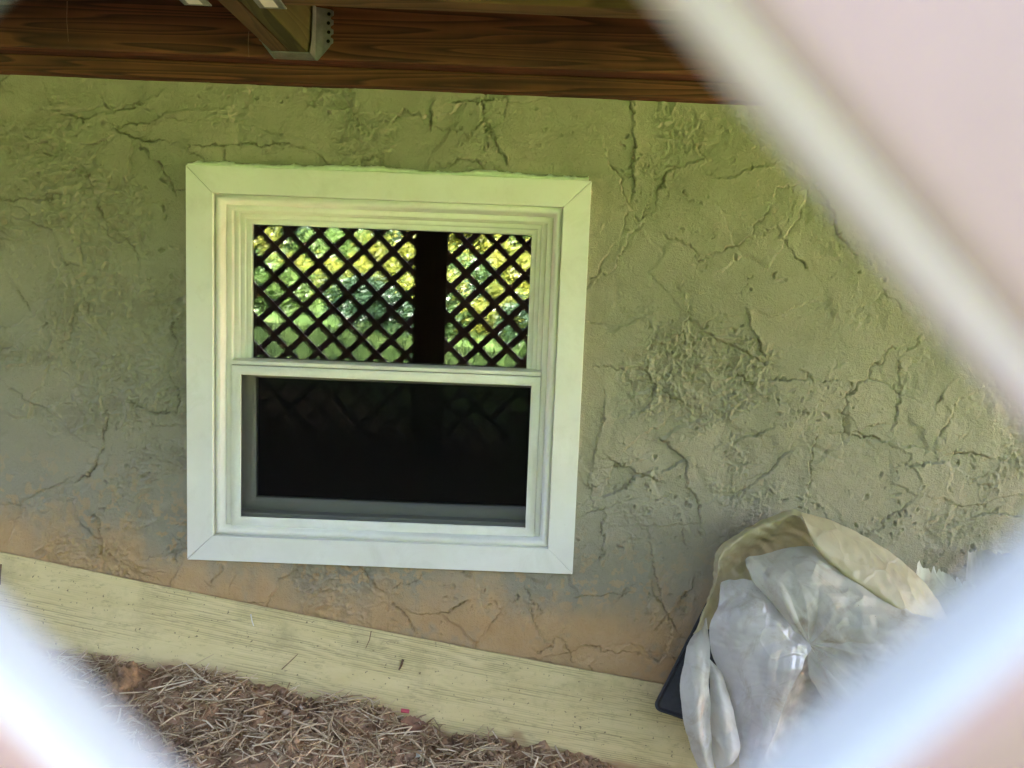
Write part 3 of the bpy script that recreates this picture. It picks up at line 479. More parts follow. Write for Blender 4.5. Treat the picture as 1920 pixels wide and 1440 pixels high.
def hanger(x0, x1, yw, zb, dirn=-1, flange=0.034, h=0.10, holes=True, right_only=False):
    """sheet steel stirrup: seat under the joist, two cheeks, perforated face flanges"""
    t = 0.0016; hg = bm_obj('hanger', box_bm(x0 - t, x1 + t, yw - 0.044, yw - 0.001, zb - t, zb - 0.0002), M['steel'], deck, 0.0)
    hg.location.z = -0.6
    hg['label'] = 'galvanized steel joist hanger with perforated flange'
    for (a, b) in ((x1 + 0.0004, x1 + t), (x0 - t, x0 - 0.0004)):
        ck = bm_obj('cheek', prism([(yw - 0.001, zb - t), (yw - 0.044, zb - t), (yw - 0.030, zb + 0.03), (yw - 0.024, zb + h), (yw - 0.001, zb + h)], a, b, 'x'), M['steel'], hg)
    for s_, xb in ((1, x1 + t), (-1, x0 - t)):
        if s_ < 0 and right_only: continue
        # scalloped outline
        pts = [(xb, zb - t), (xb + s_ * 0.004, zb - t), (xb + s_ * flange * 0.8, zb + 0.026)]
        n = 4
        for k in range(n):
            z0 = zb + 0.030 + k * (h - 0.03) / n; dz = (h - 0.03) / n
            pts += [(xb + s_ * flange * 0.86, z0), (xb + s_ * flange, z0 + dz * 0.18), (xb + s_ * flange, z0 + dz * 0.62), (xb + s_ * flange * 0.84, z0 + dz * 0.8)]
        pts += [(xb, zb + h)]
        fl = bm_obj('flange', prism(pts, yw - t, yw - 0.0003), M['steel'], hg)
        if holes:
            bmh = bmesh.new()
            for k in range(5):
                zc = zb + 0.036 + k * (h - 0.03) / 4 * 0.98
                cc = [(xb + s_ * flange * (0.72 if k % 2 == 0 else 0.74) + 0.0035 * math.cos(q_ * math.pi / 6), zc + 0.0035 * math.sin(q_ * math.pi / 6)) for q_ in range(12)]
                prism(cc, yw - t - 0.0006, yw - t - 0.0001, 'y', bmh)
            bm_obj('nail_hole', bmh, M['dark'], hg)
    return hg
hanger(-0.2185, -0.1435, -0.0625, 0.6250)
for (xa, xb, lab) in ((-0.168, -0.1235, 1), (-0.292, -0.247, 1)):     # stirrups that carry the blocking on either side of the joist
    hb = bm_obj('blocking_hanger', box_bm(xa, xb, -0.372, -0.312, 0.6255 - 0.6, 0.6272 - 0.6), M['steel'], deck, 0.0)
    hb['label'] = 'small steel bracket with a white paper sticker under the blocking'
    bm = box_bm(xa + 0.010, xb - 0.012, -0.350, -0.319, 0.6249 - 0.6, 0.6253 - 0.6)
    bm_obj('sticker', bm, M['paper'], hb)
# ------------------------------------------------------------------ lattice
def clip_poly(poly, xmin, xmax, zmin, zmax):
    for ax_, lim, sgn in ((0, xmin, 1), (0, xmax, -1), (1, zmin, 1), (1, zmax, -1)):
        out = []
        for k in range(len(poly)):
            a, b = poly[k], poly[(k + 1) % len(poly)]; da, db = sgn * (a[ax_] - lim), sgn * (b[ax_] - lim)
            if da >= 0: out.append(a)
            if da * db < 0:
                t = da / (da - db); out.append((a[0] + (b[0] - a[0]) * t, a[1] + (b[1] - a[1]) * t))
        poly = out
        if len(poly) < 3: return None
    return poly
PIT, HW = 0.127, 0.0196            # spacing along x+z and half slat width measured the same way
def lattice(xmin, xmax, ph_in, ph_out, label, zmin=-1.05, zmax=0.615):
    root = tag(empty('lattice_panel', ((xmin + xmax) / 2, -1.54, -0.5)), label, 'lattice', 'lattice panels closing in the space under the deck')
    ox, oy, oz = root.location
    for layer, ph, y0, y1 in ((0, ph_in, -1.5437, -1.5347), (1, ph_out, -1.5530, -1.5440)):
        for k in range(-60, 61):
            c = ph + PIT / 2 + k * PIT           # slats lie half way between hole centres
            if layer == 0: q_ = [(c - HW + 5, -5.0), (c + HW + 5, -5.0), (c + HW - 5, 5.0), (c - HW - 5, 5.0)]      # x+z = c
            else: q_ = [(-5 - c - HW, -5.0), (-5 - c + HW, -5.0), (5 - c + HW, 5.0), (5 - c - HW, 5.0)]               # z-x = c
            p = clip_poly(q_, xmin, xmax, zmin, zmax)
            if not p: continue
            area = 0.5 * abs(sum(p[n][0] * p[(n + 1) % len(p)][1] - p[(n + 1) % len(p)][0] * p[n][1] for n in range(len(p))))
            if area < 6e-4: continue
            p2 = [p[0]]
            for a in p[1:]:
                if math.hypot(a[0] - p2[-1][0], a[1] - p2[-1][1]) > 0.004: p2.append(a)
            if len(p2) < 3: continue
            so = bm_obj('slat', prism([(a - ox, b - oz) for a, b in p2], y0 - oy, y1 - oy), M['lattice'], root, 0.0034, 4)
            so.data.materials.append(M['lit_edge'] if layer == 0 and k % 2 == 0 else M['edge'])   # every other inner slat has light painted into its edges
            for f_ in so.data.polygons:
                if abs(f_.normal.y) < 0.8: f_.material_index = 1  # sides coloured apart from the faces, standing in for light on them
    return root
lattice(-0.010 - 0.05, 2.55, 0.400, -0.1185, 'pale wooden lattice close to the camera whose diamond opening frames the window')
lattice(-2.6, -0.149 + 0.05, 0.040, 0.027, 'dark lattice left of the post mirrored in the upper window glass')

# ------------------------------------------------------------------ plank against the wall
L0, L1 = -1.15, 0.98
nl, nw = 720, 96
s_ = np.linspace(0, 1, nl); t_ = np.linspace(0, 1, nw); S, T_ = np.meshgrid(s_, t_)
topx = np.array([-1.15, -0.826, -0.45, -0.011, 0.33, 0.628, 0.98]); topz = np.array([-0.362, -0.416, -0.489, -0.565, -0.615, -0.661, -0.717])
PXs = L0 + (L1 - L0) * S
cf = np.polyfit(topx, topz, 3); tz = np.polyval(cf, PXs)
ang = 0.36; wdt = 0.186
sl = np.gradient(tz, axis=1) / np.gradient(PXs, axis=1); nrm = np.sqrt(1 + sl ** 2)
down = wdt * T_
u_ = PXs * 1.02 ; vv = T_ * wdt
warp = 0.006 * fbm(u_ * 3.0, vv * 14, 3, 301) + 0.0014 * fbm(u_ * 14, vv * 60, 2, 305)
gr = np.sin((vv + warp) * 2 * math.pi / 0.0046 + 3 * fbm(u_ * 2, vv * 8, 2, 310)); grain = np.clip(gr, 0, 1) ** 1.5 * np.clip(0.55 + 1.6 * fbm(u_ * 5, vv * 30, 3, 320), 0, 1)
bowf = 0.006 * fbm(u_ * 1.3, u_ * 0, 2, 330)
PXf = PXs + sl / nrm * down; PYf = -0.016 - down * math.sin(ang) + bowf; PZf = tz - down * math.cos(ang) / nrm
nx, ny, nz = 0.0, -math.cos(ang), math.sin(ang) * -1
disp = -0.0014 * grain + 0.0003 * noise(u_ * 200, vv * 200, 3)
front = np.stack([PXf, PYf + ny * disp, PZf - nz * disp], -1)
backv = np.stack([PXf, PYf + 0.009 * math.cos(ang), PZf - 0.009 * math.sin(ang) * -1 * -1], -1)
Vp = np.concatenate([front.reshape(-1, 3), backv.reshape(-1, 3)]); nf = nl * nw
Ff = grid_faces(nw, nl); Fb = Ff[:, ::-1] + nf
edge = []
top_i = np.arange(nl - 1); edge.append(np.stack([top_i, top_i + nf, top_i + 1 + nf, top_i + 1], -1))
bi = (nw - 1) * nl + np.arange(nl - 1); edge.append(np.stack([bi, bi + 1, bi + 1 + nf, bi + nf], -1))
le = np.arange(nw - 1) * nl; edge.append(np.stack([le, le + nl, le + nl + nf, le + nf], -1)); re_ = le + nl - 1; edge.append(np.stack([re_, re_ + nf, re_ + nl + nf, re_ + nl], -1))
Fp = np.concatenate([Ff, Fb] + edge)
mud = np.clip(sstep(0.84, 1.0, T_ + 0.25 * fbm(u_ * 12, vv * 20, 3, 340)) * 0.8, 0, 1)
pl = link('board', mesh_np('board', Vp, Fp, False, {'grain': np.concatenate([grain.ravel(), 0 * grain.ravel()]), 'mud': np.concatenate([mud.ravel(), mud.ravel()])}), M['plank'])
tag(pl, 'long pale weathered board with fine wood grain leaning along the foot of the wall', 'board')
def plank_pt(x, t):
    """a point on the board's face, t = 0 at the top edge"""
    z0 = np.polyval(cf, x); s1 = np.polyval(np.polyder(cf), x); n1 = math.sqrt(1 + s1 * s1); d = wdt * t
    return Vector((x + s1 / n1 * d, -0.0175 - d * math.sin(ang), z0 - d * math.cos(ang) / n1))

# ------------------------------------------------------------------ litter on the soil
def straw_mesh(n, seed, xr, yr, lr, wr, lift, tint):
    r = np.random.RandomState(seed)
    x = r.uniform(*xr, n); y = yr[0] + (yr[1] - yr[0]) * r.rand(n) ** 0.9; L = r.uniform(*lr, n) * r.uniform(0.4, 1, n); wd = r.uniform(*wr, n)
    kp = (fbm(x * 6, y * 6, 3, 55) > -0.04) | (r.rand(n) < 0.35); x, y, L, wd = x[kp], y[kp], L[kp], wd[kp]; n = len(x)
    a = r.uniform(0, 6.28, n); el = r.normal(0.03, 0.16, n); bend = r.normal(0, 0.18, n)
    zc = gz(x, y) + fine_bump(x, y) + lift * r.rand(n) ** 1.3 + np.abs(el) * L * 0.25
    ts = np.array([-0.5, 0.02, 0.5]); Vs = []
    for t in ts:
        off = t * L; ang_ = a + bend * (t > 0.1)
        cxs = x + np.cos(ang_) * off; cys = y + np.sin(ang_) * off; czs = zc + np.sin(el) * off + (t == ts[1]) * wd * 0.3
        sx, sy = -np.sin(a), np.cos(a)
        for q_ in range(3):
            th = q_ * 2.0944; k = wd * 0.5 * (0.75 if t != ts[1] else 1.0)
            Vs.append(np.stack([cxs + sx * k * math.cos(th), cys + sy * k * math.cos(th), czs + k * math.sin(th) * 0.75], -1))
    Vs = np.stack(Vs, 1)                 # n,9,3
    base = []
    for rr in range(2):
        for q_ in range(3): base.append((rr * 3 + q_, rr * 3 + (q_ + 1) % 3, rr * 3 + 3 + (q_ + 1) % 3, rr * 3 + 3 + q_))
    base.append((0, 2, 1, 1)); base = np.array(base[:-1])
    Fs = (np.arange(n)[:, None, None] * 9 + base[None]).reshape(-1, 4)
    tn = np.clip(tint[0] + (tint[1] - tint[0]) * r.beta(1.6, 2.0, n), 0, 1)
    return Vs.reshape(-1, 3), Fs, np.repeat(tn, 9)
parts = [straw_mesh(4200, 1, (-0.95, 0.30), (-0.46, -0.085), (0.02, 0.075), (0.0014, 0.0042), 0.020, (0.0, 1.0)), straw_mesh(900, 2, (0.15, 0.95), (-0.46, -0.09), (0.012, 0.06), (0.001, 0.003), 0.010, (0.0, 0.85)),
         straw_mesh(900, 4, (-0.85, 0.42), (-0.44, -0.10), (0.04, 0.13), (0.0022, 0.0054), 0.030, (0.4, 1.0)), straw_mesh(900, 6, (-0.9, 0.9), (-1.1, -0.45), (0.03, 0.09), (0.0015, 0.004), 0.012, (0.0, 0.9))]
off = 0; Vs, Fs, Ts = [], [], []
for a, b, c in parts: Vs.append(a); Fs.append(b + off); Ts.append(c); off += len(a)
tag(link('straw_litter', mesh_np('straw_litter', np.concatenate(Vs), np.concatenate(Fs), False, {'tint': np.concatenate(Ts)}), M['straw']), 'dry brown straw and pine needles strewn over the soil below the board', 'straw', kind='stuff')
def crumbs(n, seed, xr, yr, rr):
    r = np.random.RandomState(seed); x = r.uniform(*xr, n); y = r.uniform(*yr, n); rad = rr[0] + (rr[1] - rr[0]) * r.rand(n) ** 3
    oct_ = np.array([(1, 0, 0), (-1, 0, 0), (0, 1, 0), (0, -1, 0), (0, 0, 1), (0, 0, -1)], float)
    Vv = oct_[None] * rad[:, None, None] * r.uniform(0.5, 1.2, (n, 6, 1)) + r.normal(0, 0.2, (n, 6, 3)) * rad[:, None, None]
    Vv += np.stack([x, y, gz(x, y) + fine_bump(x, y) + rad * 0.4], -1)[:, None]
    tri = np.array([(0, 2, 4), (2, 1, 4), (1, 3, 4), (3, 0, 4), (2, 0, 5), (1, 2, 5), (3, 1, 5), (0, 3, 5)])
    return Vv.reshape(-1, 3), (np.arange(n)[:, None, None] * 6 + tri[None]).reshape(-1, 3), np.repeat(r.beta(2, 2.2, n), 6)
a, b, c = crumbs(8000, 8, (-0.9, 1.1), (-0.46, -0.085), (0.0012, 0.012))
tag(link('soil_crumbs', mesh_np('soil_crumbs', a, b, False, {'tint': c}), M['crumb']), 'loose crumbs of brown and orange soil under the straw', 'soil', kind='stuff')

def clod(name, x, y, r, mat, seed, squash=(1, 1, 0.75), label='', cat='clod', group=None, dz=0.0):
    bm = bmesh.new(); bmesh.ops.create_icosphere(bm, subdivisions=5, radius=1.0)
    rr = np.random.RandomState(seed); dirs = rr.normal(size=(9, 3)); dirs /= np.linalg.norm(dirs, axis=1)[:, None]; offs = rr.uniform(0.5, 0.9, 9)
    for v in bm.verts:
        p = np.array(v.co); k = 1.0
        for d, o_ in zip(dirs, offs):
            q_ = p @ d
            if q_ > o_: p = p - d * (q_ - o_) * 0.9
        k = 1 + 0.30 * float(fbm(np.array(p[0] * 3 + seed), np.array(p[1] * 3 + p[2] * 2.3), 3, seed)) + 0.22 * float(fbm(np.array(p[0] * 7), np.array(p[1] * 7 + p[2] * 6), 4, seed + 3, 0.65))
        v.co = Vector((p[0] * r * squash[0] * k, p[1] * r * squash[1] * k, p[2] * r * squash[2] * k))
    ob = bm_obj(name, bm, mat, None, 0, smooth=True); ob.location = (x, y, float(gz(x, y) + fine_bump(np.array(x), np.array(y))) + r * 0.12 + dz); ob.rotation_euler = (0, 0, seed * 1.7)
    return tag(ob, label, cat, group)
clod('dirt_clod', -0.478, -0.175, 0.040, M['clod'], 3, (1.0, 0.9, 1.0), 'orange brown lump of clay beside the board at the left, largest of the lumps', 'clod', 'clay lumps')
clod('dirt_clod', -0.218, -0.150, 0.032, M['clod'], 5, (1.1, 0.9, 0.8), 'brown lump of clay in the middle of the straw', 'clod', 'clay lumps')
clod('dirt_clod', -0.502, -0.110, 0.018, M['clod'], 8, (1, 1, 0.8), 'small clay lump tucked behind the largest lump against the board', 'clod', 'clay lumps')
clod('dirt_clod', -0.03, -0.19, 0.026, M['clod'], 12, (1.3, 1, 0.6), 'flat clay lump in bare soil right of the straw heap', 'clod', 'clay lumps')

def leaf(name, x, y, L, seed, label, rot):
    n, m_ = 14, 7; u = np.linspace(0, 1, n); v = np.linspace(-1, 1, m_); U, Vv = np.meshgrid(u, v, indexing='ij')
    wv = np.sin(np.pi * U ** 0.8) * 0.30 * (1 + 0.25 * np.sin(U * 40) * (np.abs(Vv) > 0.9))
    Px, Py = (U - 0.5) * L, Vv * wv * L; Pz = L * (0.10 * Vv ** 2 + 0.08 * np.sin(U * 3 + seed) + 0.05 * fbm(U * 6, Vv * 3, 2, seed))
    ob = link(name, mesh_np(name, np.stack([Px, Py, Pz], -1).reshape(-1, 3), grid_faces(n, m_), True), M['leafdry'])
    ob.location = (x, y, float(gz(x, y)) + 0.015); ob.rotation_euler = rot; return tag(ob, label, 'leaf')
leaf('dry_leaf', 0.095, -0.118, 0.062, 2, 'curled dry brown leaf under the lower edge of the board', (0.5, 0.1, 0.3))
leaf('dry_leaf', -0.10, -0.17, 0.045, 4, 'dry brown leaf lying among the straw near the clay lump', (0.3, 0.2, 1.9))
bmp = box_bm(-0.009, 0.009, -0.004, 0.004, -0.002, 0.002); pk = bm_obj('plastic_scrap', bmp, M['pink'], None, 0.001)
pk.location = (0.073, -0.096, float(gz(0.073, -0.09)) + 0.03); pk.rotation_euler = (0.3, 0.2, 0.15); tag(pk, 'small pink plastic scrap peeking out under the board', 'scrap')
for k, (x, y) in enumerate(((0.115, -0.185), (0.10, -0.15))):
    clod('white_pebble', x, y, 0.008, M['chip'], 30 + k, (1.5, 0.8, 0.7), ('elongated white chip on the bare soil in front of the board', 'small white chip closer to the board edge')[k], 'pebble', 'white chips on the soil', 0.006)

def twig(name, pts, r, label, mat, cat='twig'):
    V_, F_ = [], []; n = len(pts)
    for k, p in enumerate(pts):
        d = (pts[min(k + 1, n - 1)] - pts[max(k - 1, 0)]).normalized(); a1 = d.orthogonal().normalized(); a2 = d.cross(a1)
        rk = r * (1 - 0.45 * k / (n - 1))
        for q_ in range(6): V_.append(p + (a1 * math.cos(q_ * 1.0472) + a2 * math.sin(q_ * 1.0472)) * rk)
    for k in range(n - 1):
        for q_ in range(6): F_.append((k * 6 + q_, k * 6 + (q_ + 1) % 6, k * 6 + 6 + (q_ + 1) % 6, k * 6 + 6 + q_))
    me = mesh_np(name, [tuple(v) for v in V_], F_, True); ob = link(name, me, mat)
    return tag(ob, label, cat, 'bits of twig and bark stuck to the board')
yo = Vector((0, -0.003, 0))
twig('twig', [plank_pt(-0.815, 0.12) + yo, plank_pt(-0.808, 0.22) + yo * 1.5, plank_pt(-0.80, 0.34) + yo], 0.0018, 'thin dark twig stuck upright on the upper left of the board', M['twig'])
twig('twig', [plank_pt(0.066, 0.26) + yo, plank_pt(0.064, 0.34) + yo * 1.3, plank_pt(0.062, 0.38) + yo], 0.0030, 'short brown bark splinter upright in the middle of the board', M['twig'])
twig('twig', [plank_pt(-0.015, 0.02) + yo, plank_pt(-0.014, 0.12) + yo * 1.3, plank_pt(-0.018, 0.22) + yo], 0.0011, 'hair thin stalk hanging from the top edge of the board', M['twig'])
twig('twig', [plank_pt(-0.18, 0.62) + yo, plank_pt(-0.165, 0.50) + yo * 2.0, plank_pt(-0.155, 0.42) + yo], 0.0012, 'reddish needle slanting on the board near its middle', M['twig'])
twig('twig', [plank_pt(-0.275, 0.10) + yo, plank_pt(-0.268, 0.17) + yo * 1.3, plank_pt(-0.262, 0.22) + yo], 0.0016, 'white splinter fleck below the window on the board', M['chip'], 'splinter')
twig('twig', [plank_pt(-0.08, 1.02) + yo * 2, plank_pt(-0.075, 0.93) + yo * 6, plank_pt(-0.068, 0.83) + yo * 5], 0.0022, 'forked brown straw standing against the lower edge of the board', M['twig'])

for pts, lab in (([(-0.226, -0.20, 0.627), (-0.227, -0.20, 0.604), (-0.225, -0.201, 0.580)], 'dusty cobweb strand hanging from the left edge of the joist'),
                 ([(-0.63, -0.066, 0.716), (-0.631, -0.067, 0.68), (-0.629, -0.066, 0.640)], 'pale dusty thread hanging down the ledger at the left')):
    o_ = twig('cobweb_strand', [Vector(p) for p in pts], 0.0006, lab, M['leafdry'], 'cobweb'); o_['group'] = 'dusty cobweb strands'
# ------------------------------------------------------------------ plastic bag
def cr(P, n):
    """Catmull-Rom through the first axis"""
    P = np.asarray(P, float); m_ = len(P); t = np.linspace(0, m_ - 1, n); i = np.clip(t.astype(int), 0, m_ - 2); f = (t - i)[:, None, None]
    p0, p1, p2, p3 = P[np.clip(i - 1, 0, m_ - 1)], P[i], P[i + 1], P[np.clip(i + 2, 0, m_ - 1)]
    return 0.5 * (2 * p1 + (p2 - p0) * f + (2 * p0 - 5 * p1 + 4 * p2 - p3) * f * f + (3 * p1 - p0 - 3 * p2 + p3) * f ** 3)
def crease(P, seed, fr=(14, 42), k=7):
    r = np.random.RandomState(seed); h = 0; wv = np.stack([fbm(P[..., 0] * 6, P[..., 2] * 6, 3, seed + q_) for q_ in range(2)], -1) * 0.05
    for _ in range(k):
        d = r.normal(size=3); d /= np.linalg.norm(d); f = r.uniform(*fr)
        x = (P @ d + wv[..., 0] * d[0] + wv[..., 1] * d[2]) * f + r.rand(); tri = np.abs(2 * (x - np.floor(x)) - 1)
        msk = np.clip(0.5 + 2.2 * fbm(P[..., 0] * 9 + r.rand() * 50, P[..., 2] * 9, 2, seed + 9), 0, 1)
        h = h + (tri - 0.5) / f * msk
    return h
def sheet(name, rows, nr, nc, mat, parent, amp, seed, fr=(14, 42), pleat=None):
    P = cr(rows, nr); P = cr(P.transpose(1, 0, 2), nc).transpose(1, 0, 2)
    N = np.cross(np.gradient(P, axis=1), np.gradient(P, axis=0)); N /= np.linalg.norm(N, axis=-1, keepdims=True) + 1e-9
    N[N[..., 1] > 0] *= -1
    h = crease(P, seed, fr) * amp * 0.16 + crease(P, seed + 500, (30, 80), 8) * amp * 0.07
    if pleat is not None: h = h + pleat(np.linspace(0, 1, nr)[:, None], np.linspace(0, 1, nc)[None])
    P = P + N * h[..., None]
    return link(name, mesh_np(name, P.reshape(-1, 3), grid_faces(nr, nc), True), mat, parent)
bag = tag(empty('plastic_bag', (0.95, -0.15, -0.84)), 'crumpled milky plastic bag lying open on the ground against the wall', 'bag')
bl = Vector(bag.location)
def bsheet(name, key, nr, nc, mat, amp, seed, **kw):
    return sheet(name, np.array(BAG[key]) - np.array(bl), nr, nc, mat, bag, amp, seed, **kw)
# the stuffed body under the film
bm = bmesh.new(); bmesh.ops.create_icosphere(bm, subdivisions=5, radius=1.0)
vs_ = np.array([v.co for v in bm.verts]); sgn = vs_ * np.array([0.235, 0.075, 0.225]); hh = crease(sgn, 5, (10, 30)) * 1.2
for v, p, h in zip(bm.verts, sgn, hh): v.co = Vector(p * (1 + h * 1.2)) + Vector((1.00, -0.100, -0.63)) - bl
bm_obj('stuffing', bm, M['pocket'], bag, smooth=True)
bsheet('mouth_rim', 'hood_left', 70, 130, M['hood'], 0.5, 41, fr=(18, 50))
bsheet('mouth_rim', 'hood_right', 60, 130, M['hood'], 0.22, 43, fr=(14, 40))
rp = np.random.RandomState(77); ph = rp.rand(8) * 6.28
def pleats(r, th):
    a = th * 15 + 0.5 * np.sin(th * 9 + ph[0]) + 0.25 * np.sin(r * 5 + th * 11)
    tri = np.abs(2 * (a / 2 - np.floor(a / 2)) - 1)
    return 0.012 * (tri - 0.5) * np.clip(r * 3.0, 0, 1) * np.clip(1.25 - r, 0.15, 1) * (0.55 + 0.45 * np.sin(th * 13 + ph[1]))
bsheet('wrapped_load', 'content', 120, 220, M['film'], 0.55, 45, fr=(12, 36), pleat=pleats)
bsheet('front_film', 'pane', 130, 90, M['pane'], 0.55, 47, fr=(9, 26))
bsheet('loose_flap', 'flap1', 110, 50, M['film'], 0.4, 49, fr=(12, 30))
bsheet('loose_flap', 'flap2', 90, 40, M['film'], 0.35, 51, fr=(12, 30))
bsheet('inner_fold', 'pocket', 60, 50, M['pocket'], 0.6, 53)

# ------------------------------------------------------------------ black mat leaning behind the bag
A = Vector((0.588, -0.122, -0.664)); ex = (Vector((0.652, -0.132, -0.679)) - A).normalized(); ey = (Vector((0.694, -0.045, -0.494)) - A).normalized()
ez = ex.cross(ey).normalized(); ey = ez.cross(ex).normalized() if abs(ex.dot(ey)) > 0.99 else ey
mat_root = tag(empty('rubber_mat'), 'black rubber mat with raised rounded rim leaning on the wall behind the plastic bag', 'mat')
def rrect(w_, h_, r, inset=0.0, n=8):
    pts = []
    for cx, cz, a0 in ((w_ - r, h_ - r, 0), (r, h_ - r, 90), (r, r, 180), (w_ - r, r, 270)):
        for k in range(n + 1):
            a = R_(a0 + 90 * k / n); pts.append((cx + (r - inset) * math.cos(a), cz + (r - inset) * math.sin(a)))
    return pts
def mat_bm(profile, w_, h_, r):
    V_, F_ = [], []; base = None
    for ins, dep in profile:
        for a, b in rrect(w_, h_, r, ins): V_.append(tuple(A + ex * a + ey * b + ez * dep))
    n = len(rrect(w_, h_, r)); m_ = len(profile)
    bm = bmesh.new(); vv_ = [bm.verts.new(v) for v in V_]
    for j in range(m_ - 1):
        for k in range(n): bm.faces.new((vv_[j * n + k], vv_[j * n + (k + 1) % n], vv_[(j + 1) * n + (k + 1) % n], vv_[(j + 1) * n + k]))
    bm.faces.new(vv_[:n][::-1]); bm.faces.new(vv_[-n:]); return bm
bm_obj('mat_tray', mat_bm([(0.0, -0.004), (0.0, 0.003), (0.002, 0.0055), (0.004, 0.0055), (0.006, 0.004), (0.0075, 0.0015), (0.009, 0.0008)], 0.115, 0.27, 0.018), M['rubber'], mat_root, smooth=False)

# torn sheets right of the bag
def torn(name, corners, jag, mat, label, cat, seed, curl=0.01):
    r = np.random.RandomState(seed); n, m_ = 60, 24; c = [np.array(p) for p in corners]   # tl, tr, br, bl
    u = np.linspace(0, 1, n)[None, :, None]; v = np.linspace(0, 1, m_)[:, None, None]
    j = jag * (np.abs(((u * 4.6 + 0.35 * np.sin(u * 17)) % 1.0) - 0.35) + 0.3 * noise(u * 30, u * 0, seed)) / 0.25; v = v + (1 - v) * j
    P = (c[0] * (1 - u) + c[1] * u) * (1 - v) + (c[3] * (1 - u) + c[2] * u) * v
    
    P[..., 1] += (curl * np.sin(u * 4 + v * 2))[..., 0] + 0.004 * fbm(u * 5, v * 5, 3, seed)[..., 0]
    return tag(link(name, mesh_np(name, P.reshape(-1, 3), grid_faces(m_, n), True), mat), label, cat)
torn('torn_film', [(1.145, -0.060, -0.346), (1.255, -0.075, -0.384), (1.30, -0.14, -0.62), (1.10, -0.13, -0.62)], 0.022, M['film'], 'torn white plastic sheet with a jagged top edge right of the bag', 'plastic sheet', 3)
torn('torn_film', [(1.255, -0.05, -0.325), (1.34, -0.06, -0.32), (1.38, -0.10, -0.60), (1.27, -0.09, -0.60)], 0.01, M['scrap'], 'grey curled scrap with a rounded edge standing behind the torn white sheet', 'scrap', 5, 0.02)

# ------------------------------------------------------------------ garden seen in the glass
def leaf_cloud(n, seed, rad, clumps, size, flat=0.7, hollow=0.35):
    r = np.random.RandomState(seed); cc = r.normal(size=(clumps, 3)); cc /= np.linalg.norm(cc, axis=1)[:, None]; cc *= (hollow + (1 - hollow) * r.rand(clumps) ** 0.5)[:, None]
    k = r.randint(0, clumps, n); p = cc[k] + r.normal(0, 0.16, (n, 3)); p *= np.array(rad)
    a = r.normal(size=(n, 3)); a /= np.linalg.norm(a, axis=1)[:, None]; b = r.normal(size=(n, 3)); b[:, 2] *= flat; b -= (b * a).sum(1)[:, None] * a; b /= np.linalg.norm(b, axis=1)[:, None]
    L = size * r.uniform(0.6, 1.3, n)[:, None]; W_ = L * 0.42; c = np.cross(a, b)
    Vv = np.stack([p - a * L * 0.5, p + b * W_ * 0.5 + c * L * 0.06, p + a * L * 0.5, p - b * W_ * 0.5 + c * L * 0.06], 1)
    tint = np.clip(r.rand(clumps)[k] * 0.6 + 0.4 * r.rand(n), 0, 1)
    return mesh_np('foliage', Vv.reshape(-1, 3), np.arange(n * 4).reshape(n, 4), False, {'tint': np.repeat(tint, 4)})
def trunk_mesh(h, r, seed, limbs=4):
    rr = np.random.RandomState(seed); bm = bmesh.new()
    def limb(p, d, L, ra, n=6):
        ring_ = None; pos = Vector(p); dv = Vector(d).normalized()
        for k in range(n):
            t = k / (n - 1); rad = ra * (1 - 0.65 * t); a1 = dv.orthogonal().normalized(); a2 = dv.cross(a1)
            cur = [bm.verts.new(pos + (a1 * math.cos(q_ * 0.7854) + a2 * math.sin(q_ * 0.7854)) * rad) for q_ in range(8)]
            if ring_:
                for q_ in range(8): bm.faces.new((ring_[q_], ring_[(q_ + 1) % 8], cur[(q_ + 1) % 8], cur[q_]))
            ring_ = cur; pos = pos + dv * (L / (n - 1)); dv = (dv + Vector(rr.normal(0, 0.10, 3))).normalized()
    limb((0, 0, -0.2), (rr.normal(0, 0.05), rr.normal(0, 0.05), 1), h, r, 9)
    for k in range(limbs):
        a = rr.rand() * 6.28; limb((0, 0, h * rr.uniform(0.45, 0.85)), (math.cos(a), math.sin(a), 0.7), h * 0.45, r * 0.42)
    me = bpy.data.meshes.new('trunk'); bmesh.ops.recalc_face_normals(bm, faces=bm.faces); bm.to_mesh(me); bm.free(); me.polygons.foreach_set('use_smooth', [True] * len(me.polygons)); return me
crowns = [leaf_cloud(9000, 100 + k, (2.3, 2.3, 2.3), 60, 0.13, hollow=0.25) for k in range(3)]
bushes = [leaf_cloud(5200, 200 + k, (0.75, 0.75, 0.65), 40, 0.10, hollow=0.4) for k in range(3)]
trunks = [trunk_mesh(4.2, 0.13, 50 + k) for k in range(2)]
mats_l = (M['leaf_a'], M['leaf_b'], M['leaf_c'], M['leaf_y'])
def with_mat(meshes):
    out = {}
    for q_, me in enumerate(meshes):
        for k, mm in enumerate(mats_l):
            c_ = me.copy(); c_.materials.clear(); c_.materials.append(mm); out[q_, k] = c_
    return out
crown_v, bush_v = with_mat(crowns), with_mat(bushes)
tone = ('bright green', 'dark evergreen', 'mid green', 'yellow leaved')
tree_spots = [(-7.8, -9.5, 0.8, 0), (-3.4, -10.8, 0.8, 0), (2.6, -10.8, 0.8, 2), (8.5, -10.5, 0.9, 2), (-12, -15, 0.85, 1), (-7.5, -17.5, 0.95, 1), (-3.8, -19, 0.9, 2), (0.6, -18.5, 0.9, 0), (4.6, -17, 0.85, 2), (-10.5, -23, 1.05, 2), (-5.4, -25, 1.1, 1), (3.4, -24, 1.1, 1)]  # crowns mostly unseen, placed to cut and green the sky light
r4 = np.random.RandomState(9)
